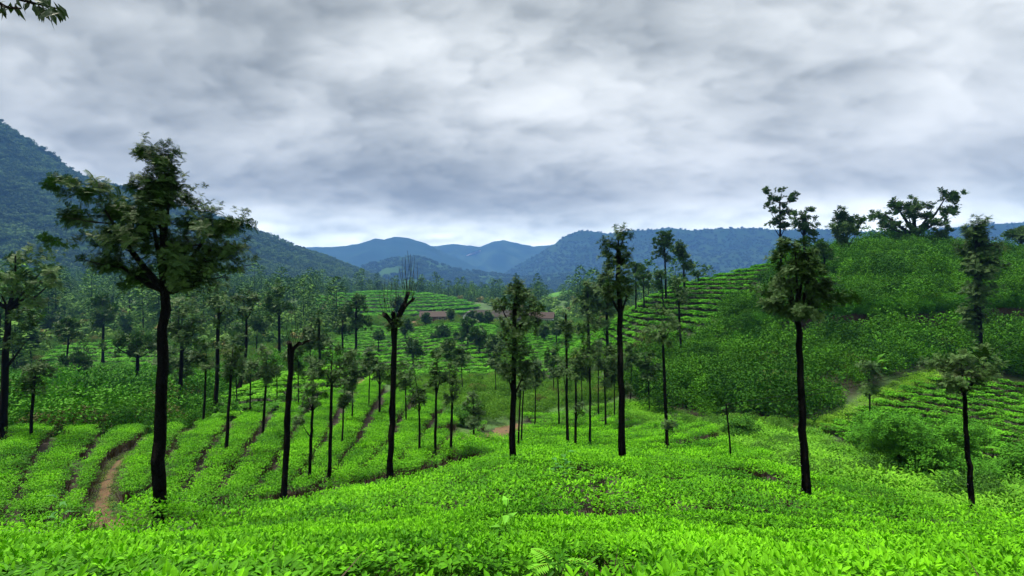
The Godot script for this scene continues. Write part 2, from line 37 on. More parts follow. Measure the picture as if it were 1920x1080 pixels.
# trees: foot, top of the trunk (across, up), radius, crown lobes [across, up, half width, half height], forks
const TREES := [
	{"name": "silver_oak", "label": "largest dark tree at left with a wide lopsided crown beside the footpath", "at": Vector3(-5.78, -2.37, -9.00), "top": Vector2(0.12, 3.88), "r": 0.135, "cover": 2.00, "tone": "oak_dark", "group": "", "bend": 0.00, "crowns": [[0.05, 6.01, 0.30, 0.36], [-0.12, 5.62, 0.35, 0.39], [0.21, 5.57, 0.31, 0.39], [0.02, 5.14, 0.45, 0.39], [-0.28, 6.09, 0.17, 0.12], [-1.02, 5.49, 0.43, 0.17], [-1.34, 5.57, 0.43, 0.11], [-0.77, 5.18, 0.54, 0.23], [-1.25, 5.05, 0.35, 0.17], [-1.60, 4.69, 0.30, 0.08], [-0.54, 4.75, 0.52, 0.24], [-0.69, 4.34, 0.48, 0.21], [0.05, 4.62, 0.61, 0.40], [0.50, 5.31, 0.23, 0.28], [0.85, 4.96, 0.43, 0.30], [1.18, 5.01, 0.33, 0.19], [0.92, 4.57, 0.52, 0.30], [1.14, 4.27, 0.26, 0.17], [0.50, 4.27, 0.61, 0.35], [0.66, 3.97, 0.35, 0.23], [-0.28, 4.10, 0.39, 0.17]], "forks": [[0.05, 4.96], [-0.60, 4.53], [0.57, 4.53], [-0.99, 4.88], [0.88, 4.88]]},
	{"name": "silver_oak", "label": "dark tree with a narrow two-lobed crown, its trunk right of the picture centre line", "at": Vector3(-0.01, -2.98, -14.50), "top": Vector2(0.10, 4.46), "r": 0.105, "cover": 1.50, "tone": "oak", "group": "", "bend": 0.00, "crowns": [[0.13, 4.53, 0.31, 0.25], [0.36, 4.36, 0.36, 0.31], [0.04, 4.04, 0.42, 0.36], [-0.29, 4.08, 0.28, 0.22], [0.46, 3.83, 0.34, 0.36], [0.63, 3.97, 0.17, 0.28], [0.13, 3.48, 0.50, 0.39], [0.10, 2.92, 0.48, 0.42], [0.36, 2.43, 0.39, 0.31], [-0.13, 2.43, 0.31, 0.25]], "forks": []},
	{"name": "silver_oak", "label": "tall straight tree with a ragged dark crown rising over the terraced hill skyline", "at": Vector3(3.01, -3.22, -15.00), "top": Vector2(-0.12, 5.79), "r": 0.116, "cover": 1.50, "tone": "oak", "group": "", "bend": 0.00, "crowns": [[-0.14, 6.10, 0.29, 0.29], [0.03, 6.15, 0.14, 0.32], [-0.41, 6.00, 0.23, 0.26], [-0.26, 5.64, 0.38, 0.32], [0.03, 5.57, 0.38, 0.32], [-0.16, 5.14, 0.46, 0.35], [-0.41, 4.77, 0.26, 0.29], [0.12, 4.70, 0.26, 0.35], [-0.12, 4.48, 0.35, 0.23], [0.06, 2.03, 0.20, 0.14]], "forks": []},
	{"name": "silver_oak", "label": "broad dark tree with a low flat-bottomed crown in front of the shrubby hill", "at": Vector3(6.15, -2.72, -11.50), "top": Vector2(-0.21, 3.60), "r": 0.111, "cover": 2.70, "tone": "oak_dark", "group": "", "bend": 0.00, "crowns": [[-0.22, 3.85, 0.64, 0.20], [-0.74, 4.03, 0.33, 0.19], [0.33, 3.99, 0.40, 0.20], [-0.41, 4.32, 0.44, 0.22], [0.17, 4.32, 0.38, 0.22], [-0.14, 4.58, 0.40, 0.22], [-0.54, 4.62, 0.27, 0.18], [0.14, 4.71, 0.24, 0.20], [-0.21, 4.85, 0.29, 0.20], [-0.57, 4.93, 0.18, 0.17], [0.03, 5.07, 0.18, 0.19], [-0.30, 5.11, 0.20, 0.18], [-0.50, 5.21, 0.11, 0.13], [0.83, 4.03, 0.24, 0.11], [-1.00, 4.21, 0.18, 0.13]], "forks": []},
	{"name": "silver_oak", "label": "slim leaning tree with a thin see-through crown at the right by the big bush", "at": Vector3(9.19, -2.61, -11.00), "top": Vector2(-0.21, 2.09), "r": 0.069, "cover": 0.50, "tone": "oak_light", "group": "", "bend": 0.00, "crowns": [[-0.22, 2.46, 0.42, 0.28], [-0.54, 2.33, 0.36, 0.17], [0.10, 2.46, 0.36, 0.28], [0.25, 2.76, 0.21, 0.23], [-0.28, 2.78, 0.36, 0.19], [-0.68, 2.57, 0.21, 0.13], [-0.06, 2.14, 0.32, 0.15]], "forks": []},
	{"name": "silver_oak", "label": "tall dark tree wrapped in leaves up the right side of the shrubby hill", "at": Vector3(38.01, -3.66, -45.00), "top": Vector2(-0.22, 10.20), "r": 0.347, "cover": 2.70, "tone": "oak_dark", "group": "", "bend": 0.00, "crowns": [[-0.09, 10.20, 0.87, 0.61], [-0.35, 9.33, 1.13, 0.87], [0.17, 8.46, 1.30, 0.95], [-0.43, 7.16, 1.48, 1.04], [0.39, 6.73, 1.13, 0.95], [-0.09, 5.21, 1.04, 1.30], [-0.26, 3.04, 0.87, 1.48]], "forks": []},
	{"name": "silver_oak", "label": "thin tree with an airy crown between the ragged tall and broad dark trees", "at": Vector3(6.78, -5.72, -24.00), "top": Vector2(-0.23, 4.95), "r": 0.104, "cover": 0.70, "tone": "oak_light", "group": "", "bend": 0.00, "crowns": [[-0.42, 5.60, 0.83, 0.60], [0.21, 5.88, 0.56, 0.42], [-0.72, 5.14, 0.51, 0.32], [-0.02, 5.18, 0.65, 0.42], [-0.30, 6.23, 0.46, 0.32], [0.07, 1.48, 0.32, 0.69]], "forks": []},
	{"name": "silver_oak", "label": "very thin trunk on the shrubby slope just below the tea terraces", "at": Vector3(16.00, -4.87, -52.00), "top": Vector2(-0.35, 5.42), "r": 0.150, "cover": 0.80, "tone": "oak", "group": "", "bend": 0.00, "crowns": [[-0.20, 5.42, 0.80, 0.80], [-0.55, 6.17, 0.50, 0.70]], "forks": []},
	{"name": "flat_topped_tree", "label": "taller of the two umbrella-crowned trees on the terraced tea hill", "at": Vector3(23.97, -0.27, -86.00), "top": Vector2(-0.25, 9.62), "r": 0.207, "cover": 1.00, "tone": "oak", "group": "", "bend": 0.00, "crowns": [[-0.25, 9.62, 1.16, 1.00], [-1.24, 8.29, 1.16, 1.00], [0.58, 8.46, 1.16, 0.83], [-0.25, 6.80, 1.49, 0.83]], "forks": []},
	{"name": "flat_topped_tree", "label": "shorter umbrella-crowned tree with a side tuft on the terraced tea hill", "at": Vector3(26.24, 0.25, -84.00), "top": Vector2(-0.32, 7.61), "r": 0.203, "cover": 1.00, "tone": "oak", "group": "", "bend": 0.00, "crowns": [[-0.32, 7.29, 1.13, 0.97], [-0.65, 6.16, 1.13, 0.81], [0.65, 4.78, 0.97, 0.73], [-1.13, 6.80, 0.73, 0.65]], "forks": []},
	{"name": "silver_oak", "label": "small narrow tree at the lower left edge of the tea terraces on the hill", "at": Vector3(21.51, -1.91, -78.00), "top": Vector2(-0.45, 4.96), "r": 0.150, "cover": 0.90, "tone": "oak", "group": "", "bend": 0.00, "crowns": [[-0.60, 5.34, 0.90, 1.05], [-0.60, 3.84, 0.90, 1.05]], "forks": []},
	{"name": "silver_oak", "label": "left one of the two trees on the falling crest of the tea hill", "at": Vector3(19.69, -0.15, -88.00), "top": Vector2(0.00, 4.67), "r": 0.170, "cover": 1.00, "tone": "oak", "group": "", "bend": 0.00, "crowns": [[-0.17, 5.09, 1.10, 1.19], [0.34, 3.82, 0.85, 1.19]], "forks": []},
	{"name": "silver_oak", "label": "right one of the two trees on the falling crest of the tea hill", "at": Vector3(20.33, -1.89, -85.00), "top": Vector2(-0.16, 5.49), "r": 0.164, "cover": 1.00, "tone": "oak", "group": "", "bend": 0.00, "crowns": [[-0.08, 5.74, 0.98, 1.15], [0.00, 4.10, 0.98, 1.15]], "forks": []},
	{"name": "thin_tree", "label": "bare-stemmed thin tree in front of the tea hill terraces", "at": Vector3(21.13, -2.37, -70.00), "top": Vector2(-0.07, 4.93), "r": 0.135, "cover": 0.60, "tone": "oak_light", "group": "", "bend": 0.00, "crowns": [[-0.20, 4.59, 1.08, 1.08], [0.20, 3.24, 0.81, 0.81]], "forks": []},
	{"name": "thin_tree", "label": "pale thin tree in the centre field with a long sparse crown", "at": Vector3(3.69, -6.10, -26.00), "top": Vector2(-0.03, 3.89), "r": 0.081, "cover": 0.70, "tone": "oak_light", "group": "", "bend": 0.00, "crowns": [[-0.05, 5.89, 0.50, 0.60], [-0.18, 4.89, 0.65, 0.75], [0.28, 4.64, 0.50, 0.65], [-0.08, 3.89, 0.55, 0.35], [-0.38, 5.39, 0.35, 0.50]], "forks": []},
	{"name": "thin_tree", "label": "tallest thin tree of the centre field, nearly leafless stem", "at": Vector3(2.81, -6.28, -28.00), "top": Vector2(-0.08, 6.48), "r": 0.095, "cover": 0.45, "tone": "oak", "group": "", "bend": 0.00, "crowns": [[-0.11, 6.21, 0.32, 0.59], [0.05, 5.13, 0.27, 0.49], [-0.22, 3.78, 0.32, 0.38]], "forks": []},
	{"name": "thin_tree", "label": "thin tree with a drooping feathery crown just left of the sparse pale one", "at": Vector3(2.98, -6.02, -26.00), "top": Vector2(0.03, 3.56), "r": 0.088, "cover": 0.90, "tone": "oak_light", "group": "", "bend": 0.00, "crowns": [[0.03, 4.31, 0.50, 0.55], [-0.18, 3.69, 0.50, 0.45], [0.28, 3.81, 0.40, 0.45], [0.15, 1.81, 0.23, 0.40]], "forks": []},
	{"name": "thin_tree", "label": "short tree with a round tuft at the far edge of the centre field", "at": Vector3(3.26, -7.68, -38.00), "top": Vector2(-0.11, 3.19), "r": 0.082, "cover": 1.00, "tone": "oak", "group": "", "bend": 0.00, "crowns": [[-0.15, 3.81, 0.59, 0.51], [-0.33, 3.37, 0.51, 0.37], [0.18, 3.37, 0.51, 0.44]], "forks": []},
	{"name": "thin_tree", "label": "fine stem at the far edge of the centre field with almost no leaves", "at": Vector3(6.25, -8.36, -40.00), "top": Vector2(0.00, 4.51), "r": 0.077, "cover": 0.50, "tone": "oak", "group": "", "bend": 0.00, "crowns": [[0.00, 4.51, 0.46, 0.77], [0.15, 5.67, 0.35, 0.54]], "forks": []},
	{"name": "thin_tree", "label": "dark-crowned tree at the far edge of the centre field", "at": Vector3(6.11, -7.89, -36.00), "top": Vector2(-0.07, 4.24), "r": 0.087, "cover": 1.00, "tone": "oak", "group": "", "bend": 0.00, "crowns": [[-0.14, 5.28, 0.83, 0.69], [-0.49, 4.41, 0.69, 0.62], [0.21, 4.24, 0.69, 0.69], [0.00, 3.37, 0.49, 0.42]], "forks": []},
	{"name": "silver_oak", "label": "bushy dark tree close left behind the ragged tall tree", "at": Vector3(9.55, -4.28, -55.00), "top": Vector2(-0.21, 6.36), "r": 0.212, "cover": 1.30, "tone": "oak", "group": "", "bend": 0.00, "crowns": [[-0.21, 6.89, 1.06, 0.95], [-0.64, 5.57, 1.27, 1.06], [0.21, 5.30, 1.06, 1.06], [-0.21, 3.71, 1.17, 1.06], [-0.53, 2.12, 0.95, 0.74]], "forks": []},
	{"name": "silver_oak", "label": "leafy tree farther left behind the ragged tall tree, leaning crown", "at": Vector3(7.78, -4.66, -56.00), "top": Vector2(-0.11, 5.94), "r": 0.216, "cover": 1.20, "tone": "oak", "group": "", "bend": 0.00, "crowns": [[0.00, 6.48, 0.86, 0.97], [-0.54, 5.13, 1.19, 0.97], [0.43, 4.86, 1.08, 0.97], [-0.22, 3.51, 1.40, 0.97], [-0.76, 2.16, 1.08, 0.76]], "forks": []},
	{"name": "thin_tree", "label": "thin stem right beside the dark two-lobed tree, nearer of two", "at": Vector3(0.25, -5.58, -24.00), "top": Vector2(0.12, 2.96), "r": 0.058, "cover": 1.00, "tone": "oak", "group": "", "bend": 0.00, "crowns": [[0.32, 3.43, 0.51, 0.46], [0.16, 2.85, 0.46, 0.37]], "forks": []},
	{"name": "thin_tree", "label": "thin stem right beside the dark two-lobed tree, farther of two", "at": Vector3(0.43, -6.33, -28.00), "top": Vector2(0.16, 2.89), "r": 0.061, "cover": 1.00, "tone": "oak", "group": "", "bend": 0.00, "crowns": [[0.43, 3.16, 0.49, 0.43], [0.24, 3.83, 0.38, 0.38]], "forks": []},
	{"name": "thin_tree", "label": "tree with a tall oval crown standing left of the dirt patch, crown below the terraces", "at": Vector3(-2.37, -5.09, -21.00), "top": Vector2(0.10, 2.19), "r": 0.081, "cover": 1.10, "tone": "oak", "group": "", "bend": 0.00, "crowns": [[0.10, 3.60, 0.28, 0.36], [-0.02, 3.10, 0.41, 0.36], [0.26, 3.10, 0.36, 0.36], [0.10, 2.55, 0.36, 0.32]], "forks": []},
	{"name": "thin_tree", "label": "tree with an upright pointed crown between the pollarded tree and the dirt patch", "at": Vector3(-2.87, -5.07, -20.50), "top": Vector2(0.06, 2.67), "r": 0.079, "cover": 1.10, "tone": "oak_light", "group": "", "bend": 0.00, "crowns": [[0.10, 4.15, 0.28, 0.43], [-0.02, 3.56, 0.40, 0.40], [0.22, 3.46, 0.32, 0.36], [0.06, 2.97, 0.32, 0.28]], "forks": []},
	{"name": "thin_tree", "label": "small-crowned tree next right of the tallest pollarded tree", "at": Vector3(-3.50, -5.23, -21.00), "top": Vector2(-0.02, 2.53), "r": 0.061, "cover": 0.80, "tone": "oak", "group": "", "bend": 0.00, "crowns": [[-0.06, 2.84, 0.32, 0.32], [0.10, 2.53, 0.28, 0.28], [-0.18, 2.43, 0.24, 0.24], [-0.24, 3.75, 0.32, 0.41]], "forks": []},
	{"name": "thin_tree", "label": "short tree standing on the dirt patch at the foot of the centre scrub", "at": Vector3(-1.87, -6.31, -27.00), "top": Vector2(0.00, 1.87), "r": 0.072, "cover": 1.00, "tone": "oak", "group": "", "bend": 0.00, "crowns": [[0.00, 2.53, 0.31, 0.42], [-0.16, 2.00, 0.36, 0.36], [0.21, 1.93, 0.36, 0.36], [-0.05, 1.35, 0.42, 0.31]], "forks": []},
	{"name": "thin_tree", "label": "round-topped dark tree left behind the tallest pollarded tree", "at": Vector3(-8.16, -7.04, -34.00), "top": Vector2(0.03, 3.18), "r": 0.107, "cover": 1.30, "tone": "oak", "group": "", "bend": 0.00, "crowns": [[0.03, 3.67, 0.59, 0.52], [-0.23, 3.18, 0.46, 0.39], [0.30, 3.18, 0.46, 0.46]], "forks": []},
	{"name": "thin_tree", "label": "tree with a wide spiky crown at the near edge of the striped tea slope", "at": Vector3(-5.64, -4.58, -17.00), "top": Vector2(0.10, 3.18), "r": 0.078, "cover": 0.90, "tone": "oak", "group": "", "bend": 0.00, "crowns": [[0.13, 4.16, 0.36, 0.36], [-0.13, 3.67, 0.39, 0.30], [0.43, 3.67, 0.39, 0.33], [0.10, 3.34, 0.46, 0.26], [0.64, 4.08, 0.23, 0.23]], "forks": []},
	{"name": "thin_tree", "label": "tree with a loose drooping crown low on the striped tea slope", "at": Vector3(-6.45, -4.81, -17.50), "top": Vector2(0.14, 2.48), "r": 0.072, "cover": 0.70, "tone": "oak_light", "group": "", "bend": 0.00, "crowns": [[0.17, 3.58, 0.30, 0.44], [-0.03, 3.16, 0.37, 0.34], [0.30, 2.90, 0.37, 0.34], [0.03, 2.57, 0.34, 0.24], [-0.20, 2.14, 0.24, 0.27]], "forks": []},
	{"name": "thin_tree", "label": "thin tree with a short crown right behind the spiky-crowned tree on the slope", "at": Vector3(-7.41, -6.04, -24.00), "top": Vector2(0.09, 2.50), "r": 0.064, "cover": 0.90, "tone": "oak", "group": "", "bend": 0.00, "crowns": [[0.14, 3.31, 0.37, 0.46], [0.00, 2.78, 0.37, 0.32], [0.28, 2.73, 0.32, 0.28]], "forks": []},
	{"name": "conical_tree", "label": "dense dark cone-shaped tree behind the bare-topped pollarded trunk", "at": Vector3(-18.05, -8.23, -52.00), "top": Vector2(-0.10, 6.77), "r": 0.176, "cover": 1.60, "tone": "oak_dark", "group": "", "bend": 0.00, "crowns": [[-0.10, 6.52, 0.60, 0.80], [-0.30, 5.27, 0.90, 0.90], [0.10, 4.26, 1.00, 0.90], [-0.20, 2.76, 1.10, 0.90], [0.20, 1.50, 0.90, 0.70]], "forks": []},
	{"name": "thin_tree", "label": "dark tree leaning slightly right on the left tea slope with an upright bushy crown", "at": Vector3(-11.43, -5.07, -22.00), "top": Vector2(0.28, 3.44), "r": 0.090, "cover": 1.10, "tone": "oak", "group": "", "bend": 0.00, "crowns": [[0.32, 4.39, 0.38, 0.42], [0.19, 3.82, 0.47, 0.38], [0.49, 3.73, 0.38, 0.38], [0.28, 3.22, 0.38, 0.25]], "forks": []},
	{"name": "thin_tree", "label": "thin tree at the crest of the left tea slope with a small dark crown", "at": Vector3(-17.90, -6.60, -32.00), "top": Vector2(0.19, 3.52), "r": 0.093, "cover": 1.10, "tone": "oak", "group": "", "bend": 0.00, "crowns": [[0.19, 4.75, 0.49, 0.49], [0.00, 4.07, 0.49, 0.43], [0.37, 3.89, 0.43, 0.43]], "forks": []},
	{"name": "silver_oak", "label": "thick-footed tall tree on the crest with leaves at its base", "at": Vector3(-19.37, -7.06, -36.00), "top": Vector2(0.31, 6.87), "r": 0.191, "cover": 0.90, "tone": "oak_light", "group": "", "bend": 0.00, "crowns": [[0.28, 8.44, 0.76, 0.76], [-0.07, 7.57, 0.76, 0.62], [0.76, 7.39, 0.69, 0.69], [0.35, 6.53, 0.76, 0.56], [0.49, 0.80, 0.62, 0.35]], "forks": []},
	{"name": "leaning_tree", "label": "leaning forked tree with two separate dark leaf clumps", "at": Vector3(-24.78, -7.13, -50.00), "top": Vector2(0.77, 5.79), "r": 0.193, "cover": 1.40, "tone": "oak_dark", "group": "", "bend": 0.29, "crowns": [[0.43, 7.96, 0.77, 0.68], [1.40, 7.47, 0.68, 0.68], [-0.29, 7.47, 0.58, 0.39], [0.96, 6.51, 0.87, 0.58]], "forks": []},
	{"name": "thin_tree", "label": "slim tree on the terraced hump with a dense mop crown", "at": Vector3(-12.21, -5.95, -27.00), "top": Vector2(0.23, 3.33), "r": 0.091, "cover": 1.20, "tone": "oak", "group": "", "bend": 0.00, "crowns": [[0.23, 4.24, 0.47, 0.42], [0.03, 3.65, 0.52, 0.42], [0.49, 3.59, 0.47, 0.36], [0.23, 3.18, 0.42, 0.21]], "forks": []},
	{"name": "thin_tree", "label": "slim tree on the terraced hump, left of the mop-crowned one, small pale crown", "at": Vector3(-16.16, -7.04, -34.00), "top": Vector2(0.10, 3.18), "r": 0.074, "cover": 0.80, "tone": "oak_light", "group": "", "bend": 0.00, "crowns": [[0.13, 3.67, 0.43, 0.46], [-0.03, 3.18, 0.33, 0.33]], "forks": []},
	{"name": "thin_tree", "label": "bare thin stem on the terraced hump beside the bare-topped pollarded trunk", "at": Vector3(-17.82, -8.25, -42.00), "top": Vector2(-0.04, 3.32), "r": 0.071, "cover": 0.50, "tone": "oak", "group": "", "bend": 0.00, "crowns": [[-0.04, 3.73, 0.49, 0.65]], "forks": []},
	{"name": "silver_oak", "label": "tall grey-green tree in the valley behind the terraced hump", "at": Vector3(-33.64, -7.32, -80.00), "top": Vector2(-0.08, 8.49), "r": 0.270, "cover": 1.00, "tone": "oak_light", "group": "", "bend": 0.00, "crowns": [[-0.08, 8.49, 1.54, 1.39], [-0.93, 6.94, 1.54, 1.23], [0.77, 6.56, 1.54, 1.23], [-0.15, 5.01, 1.70, 1.23]], "forks": []},
	{"name": "conical_tree", "label": "dark upright tree at the left end of the middle tea terraces", "at": Vector3(-25.43, -9.04, -90.00), "top": Vector2(0.09, 8.85), "r": 0.282, "cover": 1.30, "tone": "oak", "group": "", "bend": 0.00, "crowns": [[0.26, 8.68, 1.04, 1.39], [-0.26, 6.68, 1.56, 1.39], [0.78, 5.38, 1.56, 1.39], [0.09, 4.08, 1.56, 1.04]], "forks": []},
	{"name": "conical_tree", "label": "shorter grey-green companion left of the dark upright terrace tree", "at": Vector3(-28.21, -9.10, -92.00), "top": Vector2(0.00, 6.21), "r": 0.222, "cover": 1.10, "tone": "oak", "group": "", "bend": 0.00, "crowns": [[0.00, 6.21, 1.24, 1.42], [-0.35, 3.99, 1.77, 1.60], [0.53, 3.55, 1.42, 1.42]], "forks": []},
	{"name": "thin_tree", "label": "small dark tree standing alone on the flat-topped left hedge field", "at": Vector3(-21.79, -5.92, -25.00), "top": Vector2(0.17, 3.38), "r": 0.102, "cover": 1.00, "tone": "oak_dark", "group": "", "bend": 0.00, "crowns": [[0.24, 3.86, 0.53, 0.43], [0.05, 3.25, 0.48, 0.39], [0.43, 3.50, 0.39, 0.39], [0.19, 2.77, 0.39, 0.34]], "forks": []},
	{"name": "spreading_tree", "label": "tall pale-leaved tree with curved limbs at the left picture edge", "at": Vector3(-24.89, -5.61, -27.00), "top": Vector2(0.31, 6.12), "r": 0.234, "cover": 0.75, "tone": "oak_light", "group": "", "bend": 0.00, "crowns": [[0.94, 8.72, 1.56, 0.57], [2.11, 8.07, 1.04, 0.57], [0.42, 7.94, 1.30, 0.62], [1.72, 7.42, 1.25, 0.47], [2.50, 7.42, 0.68, 0.36], [0.16, 6.90, 1.15, 0.57], [1.07, 6.64, 1.04, 0.47], [-1.15, 7.68, 1.04, 0.78], [0.68, 5.60, 0.89, 0.57], [1.20, 4.56, 0.78, 0.62]], "forks": [[1.46, 7.68], [0.16, 8.20], [2.24, 7.55]]},
	{"name": "thin_tree", "label": "nearly bare branching tree among the valley tea terraces", "at": Vector3(-64.73, -11.56, -80.00), "top": Vector2(0.69, 7.33), "r": 0.193, "cover": 0.50, "tone": "oak", "group": "", "bend": 0.00, "crowns": [[0.85, 8.10, 1.08, 0.93], [0.08, 6.56, 0.93, 0.93], [1.31, 6.17, 0.77, 0.77]], "forks": []},
	{"name": "silver_oak", "label": "straight tree with a full crown on the far side of the valley terraces", "at": Vector3(-81.36, -9.27, -110.00), "top": Vector2(0.11, 6.58), "r": 0.318, "cover": 1.00, "tone": "oak", "group": "", "bend": 0.00, "crowns": [[0.21, 8.17, 1.49, 1.49], [-0.53, 6.05, 1.91, 1.49], [1.17, 5.52, 1.70, 1.49], [0.21, 3.92, 1.70, 0.85]], "forks": []},
	{"name": "spreading_tree", "label": "many-stemmed spreading tree with a dark umbrella crown below the valley terraces", "at": Vector3(-40.68, -8.98, -60.00), "top": Vector2(0.06, 3.01), "r": 0.318, "cover": 1.10, "tone": "oak_dark", "group": "", "bend": 0.00, "crowns": [[-2.43, 4.46, 1.62, 0.81], [-0.41, 5.03, 1.97, 0.81], [1.62, 4.74, 1.50, 0.81], [-0.98, 3.88, 2.08, 0.69], [1.04, 3.59, 1.62, 0.69]], "forks": [[-1.85, 4.17], [0.06, 4.74], [1.79, 4.46]]},
	{"name": "silver_oak", "label": "bushy dark tree half hidden behind the largest tree", "at": Vector3(-24.07, -7.01, -40.00), "top": Vector2(0.23, 4.71), "r": 0.212, "cover": 1.20, "tone": "oak", "group": "", "bend": 0.00, "crowns": [[0.15, 7.02, 1.08, 0.85], [0.77, 6.06, 1.00, 0.85], [-0.23, 5.48, 1.08, 0.85], [0.62, 4.71, 1.08, 0.69], [1.23, 5.48, 0.62, 0.62]], "forks": []},
	{"name": "spreading_tree", "label": "wide spreading tree on top of the shrubby hill against the clouds", "at": Vector3(61.97, 6.63, -85.00), "top": Vector2(-0.08, 3.11), "r": 0.902, "cover": 0.60, "tone": "oak_dark", "group": "", "bend": 0.00, "crowns": [[-0.33, 7.70, 2.79, 0.98], [-2.95, 7.05, 2.13, 1.15], [2.13, 6.89, 2.30, 1.15], [-5.00, 6.23, 1.64, 0.66], [4.59, 8.69, 1.64, 0.74], [5.66, 6.80, 1.15, 0.49], [-1.31, 5.57, 3.61, 1.15], [2.38, 4.92, 2.79, 1.15], [-4.10, 4.34, 1.80, 0.82], [-0.33, 3.11, 3.28, 1.48], [3.61, 3.11, 1.97, 0.98]], "forks": [[-3.61, 6.23], [-1.31, 7.38], [1.15, 7.05], [4.02, 7.87], [2.79, 5.16]]},
	{"name": "feathery_tree", "label": "open feathery tree on the hill left of the wide spreading one", "at": Vector3(48.76, 4.64, -80.00), "top": Vector2(-0.62, 7.33), "r": 0.231, "cover": 0.80, "tone": "oak", "group": "", "bend": 0.00, "crowns": [[-0.62, 7.56, 0.77, 0.77], [-1.23, 6.33, 1.39, 0.62], [0.15, 6.33, 1.39, 0.62], [-2.01, 5.40, 1.39, 0.54], [1.23, 5.40, 1.39, 0.54], [-0.46, 4.94, 1.85, 0.69], [-0.46, 3.47, 1.08, 0.77]], "forks": []},
	{"name": "umbrella_tufted_tree", "label": "slender tree with little umbrella tufts, the highest on the right skyline", "at": Vector3(36.94, 4.48, -76.00), "top": Vector2(-0.15, 8.79), "r": 0.220, "cover": 0.60, "tone": "oak", "group": "", "bend": 0.00, "crowns": [[0.29, 10.63, 0.95, 0.29], [-2.13, 10.26, 0.66, 0.29], [-1.32, 9.38, 0.66, 0.29], [-0.15, 9.38, 0.66, 0.29], [1.91, 9.82, 0.66, 0.22], [1.47, 9.09, 0.66, 0.29], [-1.76, 8.43, 0.66, 0.29], [0.59, 8.50, 0.66, 0.29], [-1.03, 7.70, 0.81, 0.37], [0.81, 7.48, 0.81, 0.37], [-0.22, 6.45, 1.03, 0.37], [-1.17, 5.86, 0.73, 0.29], [0.59, 5.50, 0.88, 0.37]], "forks": [[-2.05, 9.97], [0.29, 10.41], [1.76, 9.53], [-1.32, 8.06], [0.73, 7.70]]},
	{"name": "feathery_tree", "label": "round-headed tree right next to the umbrella-tufted one on the skyline", "at": Vector3(39.32, 4.05, -74.00), "top": Vector2(-0.43, 6.78), "r": 0.250, "cover": 1.10, "tone": "oak", "group": "", "bend": 0.00, "crowns": [[-0.50, 7.35, 1.14, 0.71], [-1.14, 6.21, 1.28, 0.71], [0.36, 6.07, 1.14, 0.71], [-0.57, 5.00, 1.71, 0.78], [0.64, 4.28, 0.86, 0.57]], "forks": []},
	{"name": "feathery_tree", "label": "dark tree cut by the right picture edge on the skyline", "at": Vector3(92.00, 8.30, -100.00), "top": Vector2(0.00, 2.89), "r": 0.386, "cover": 1.20, "tone": "oak_dark", "group": "", "bend": 0.00, "crowns": [[-0.19, 3.28, 1.74, 0.96], [-1.35, 2.51, 1.35, 0.77], [1.06, 2.89, 1.74, 1.16], [0.10, 1.74, 1.93, 0.77]], "forks": []},
	{"name": "thin_tree", "label": "faint sapling by the grass strip above the right tea terraces", "at": Vector3(21.38, -6.21, -33.00), "top": Vector2(-0.06, 2.04), "r": 0.072, "cover": 0.45, "tone": "oak_light", "group": "", "bend": 0.00, "crowns": [[-0.06, 2.99, 0.64, 0.76], [-0.22, 2.04, 0.70, 0.57], [0.25, 1.72, 0.51, 0.51]], "forks": []},
	{"name": "small_tree", "label": "leafy young tree poking above the shrubs under the round-headed skyline tree", "at": Vector3(38.43, 3.39, -68.00), "top": Vector2(-0.07, 3.08), "r": 0.164, "cover": 1.20, "tone": "oak_light", "group": "", "bend": 0.00, "crowns": [[-0.07, 3.41, 0.66, 0.59], [-0.33, 2.43, 0.92, 0.59], [0.26, 2.10, 0.92, 0.66]], "forks": []},
	{"name": "round_tree", "label": "single round shrub-like tree on the skyline of the tea hill", "at": Vector3(31.05, 2.53, -92.00), "top": Vector2(-0.09, 0.98), "r": 0.177, "cover": 1.50, "tone": "oak", "group": "", "bend": 0.00, "crowns": [[-0.09, 1.24, 0.80, 0.53]], "forks": []},
	{"name": "terrace_tree", "label": "slim tree at the left edge of the curving tea rows", "at": Vector3(-11.97, -14.25, -128.00), "top": Vector2(-0.12, 3.98), "r": 0.185, "cover": 0.60, "tone": "oak", "group": "", "bend": 0.00, "crowns": [[0.00, 4.67, 0.85, 0.74], [-0.42, 3.72, 1.06, 0.74], [0.53, 3.40, 1.06, 0.80], [0.00, 2.65, 0.85, 0.53]], "forks": []},
	{"name": "terrace_tree", "label": "dark slim tree in the middle of the curving tea rows", "at": Vector3(-9.60, -12.34, -120.00), "top": Vector2(0.00, 5.21), "r": 0.231, "cover": 0.60, "tone": "oak_light", "group": "", "bend": 0.00, "crowns": [[0.00, 6.11, 1.11, 0.97], [-0.56, 4.86, 1.39, 0.97], [0.69, 4.44, 1.39, 1.04], [0.00, 3.47, 1.11, 0.69]], "forks": []},
	{"name": "terrace_tree", "label": "faint slim tree right of the dark slim one in the curving tea rows", "at": Vector3(-6.58, -13.30, -110.00), "top": Vector2(0.11, 5.41), "r": 0.159, "cover": 0.60, "tone": "oak_light", "group": "", "bend": 0.00, "crowns": [[0.00, 6.35, 1.15, 1.01], [-0.58, 5.05, 1.44, 1.01], [0.72, 4.62, 1.44, 1.08], [0.00, 3.61, 1.15, 0.72]], "forks": []},
	{"name": "terrace_tree", "label": "slim tree at the right edge of the curving tea rows", "at": Vector3(-3.18, -12.91, -100.00), "top": Vector2(-0.10, 4.48), "r": 0.169, "cover": 0.60, "tone": "oak", "group": "", "bend": 0.00, "crowns": [[0.00, 5.26, 0.96, 0.84], [-0.48, 4.19, 1.20, 0.84], [0.60, 3.83, 1.20, 0.90], [0.00, 2.99, 0.96, 0.60]], "forks": []},
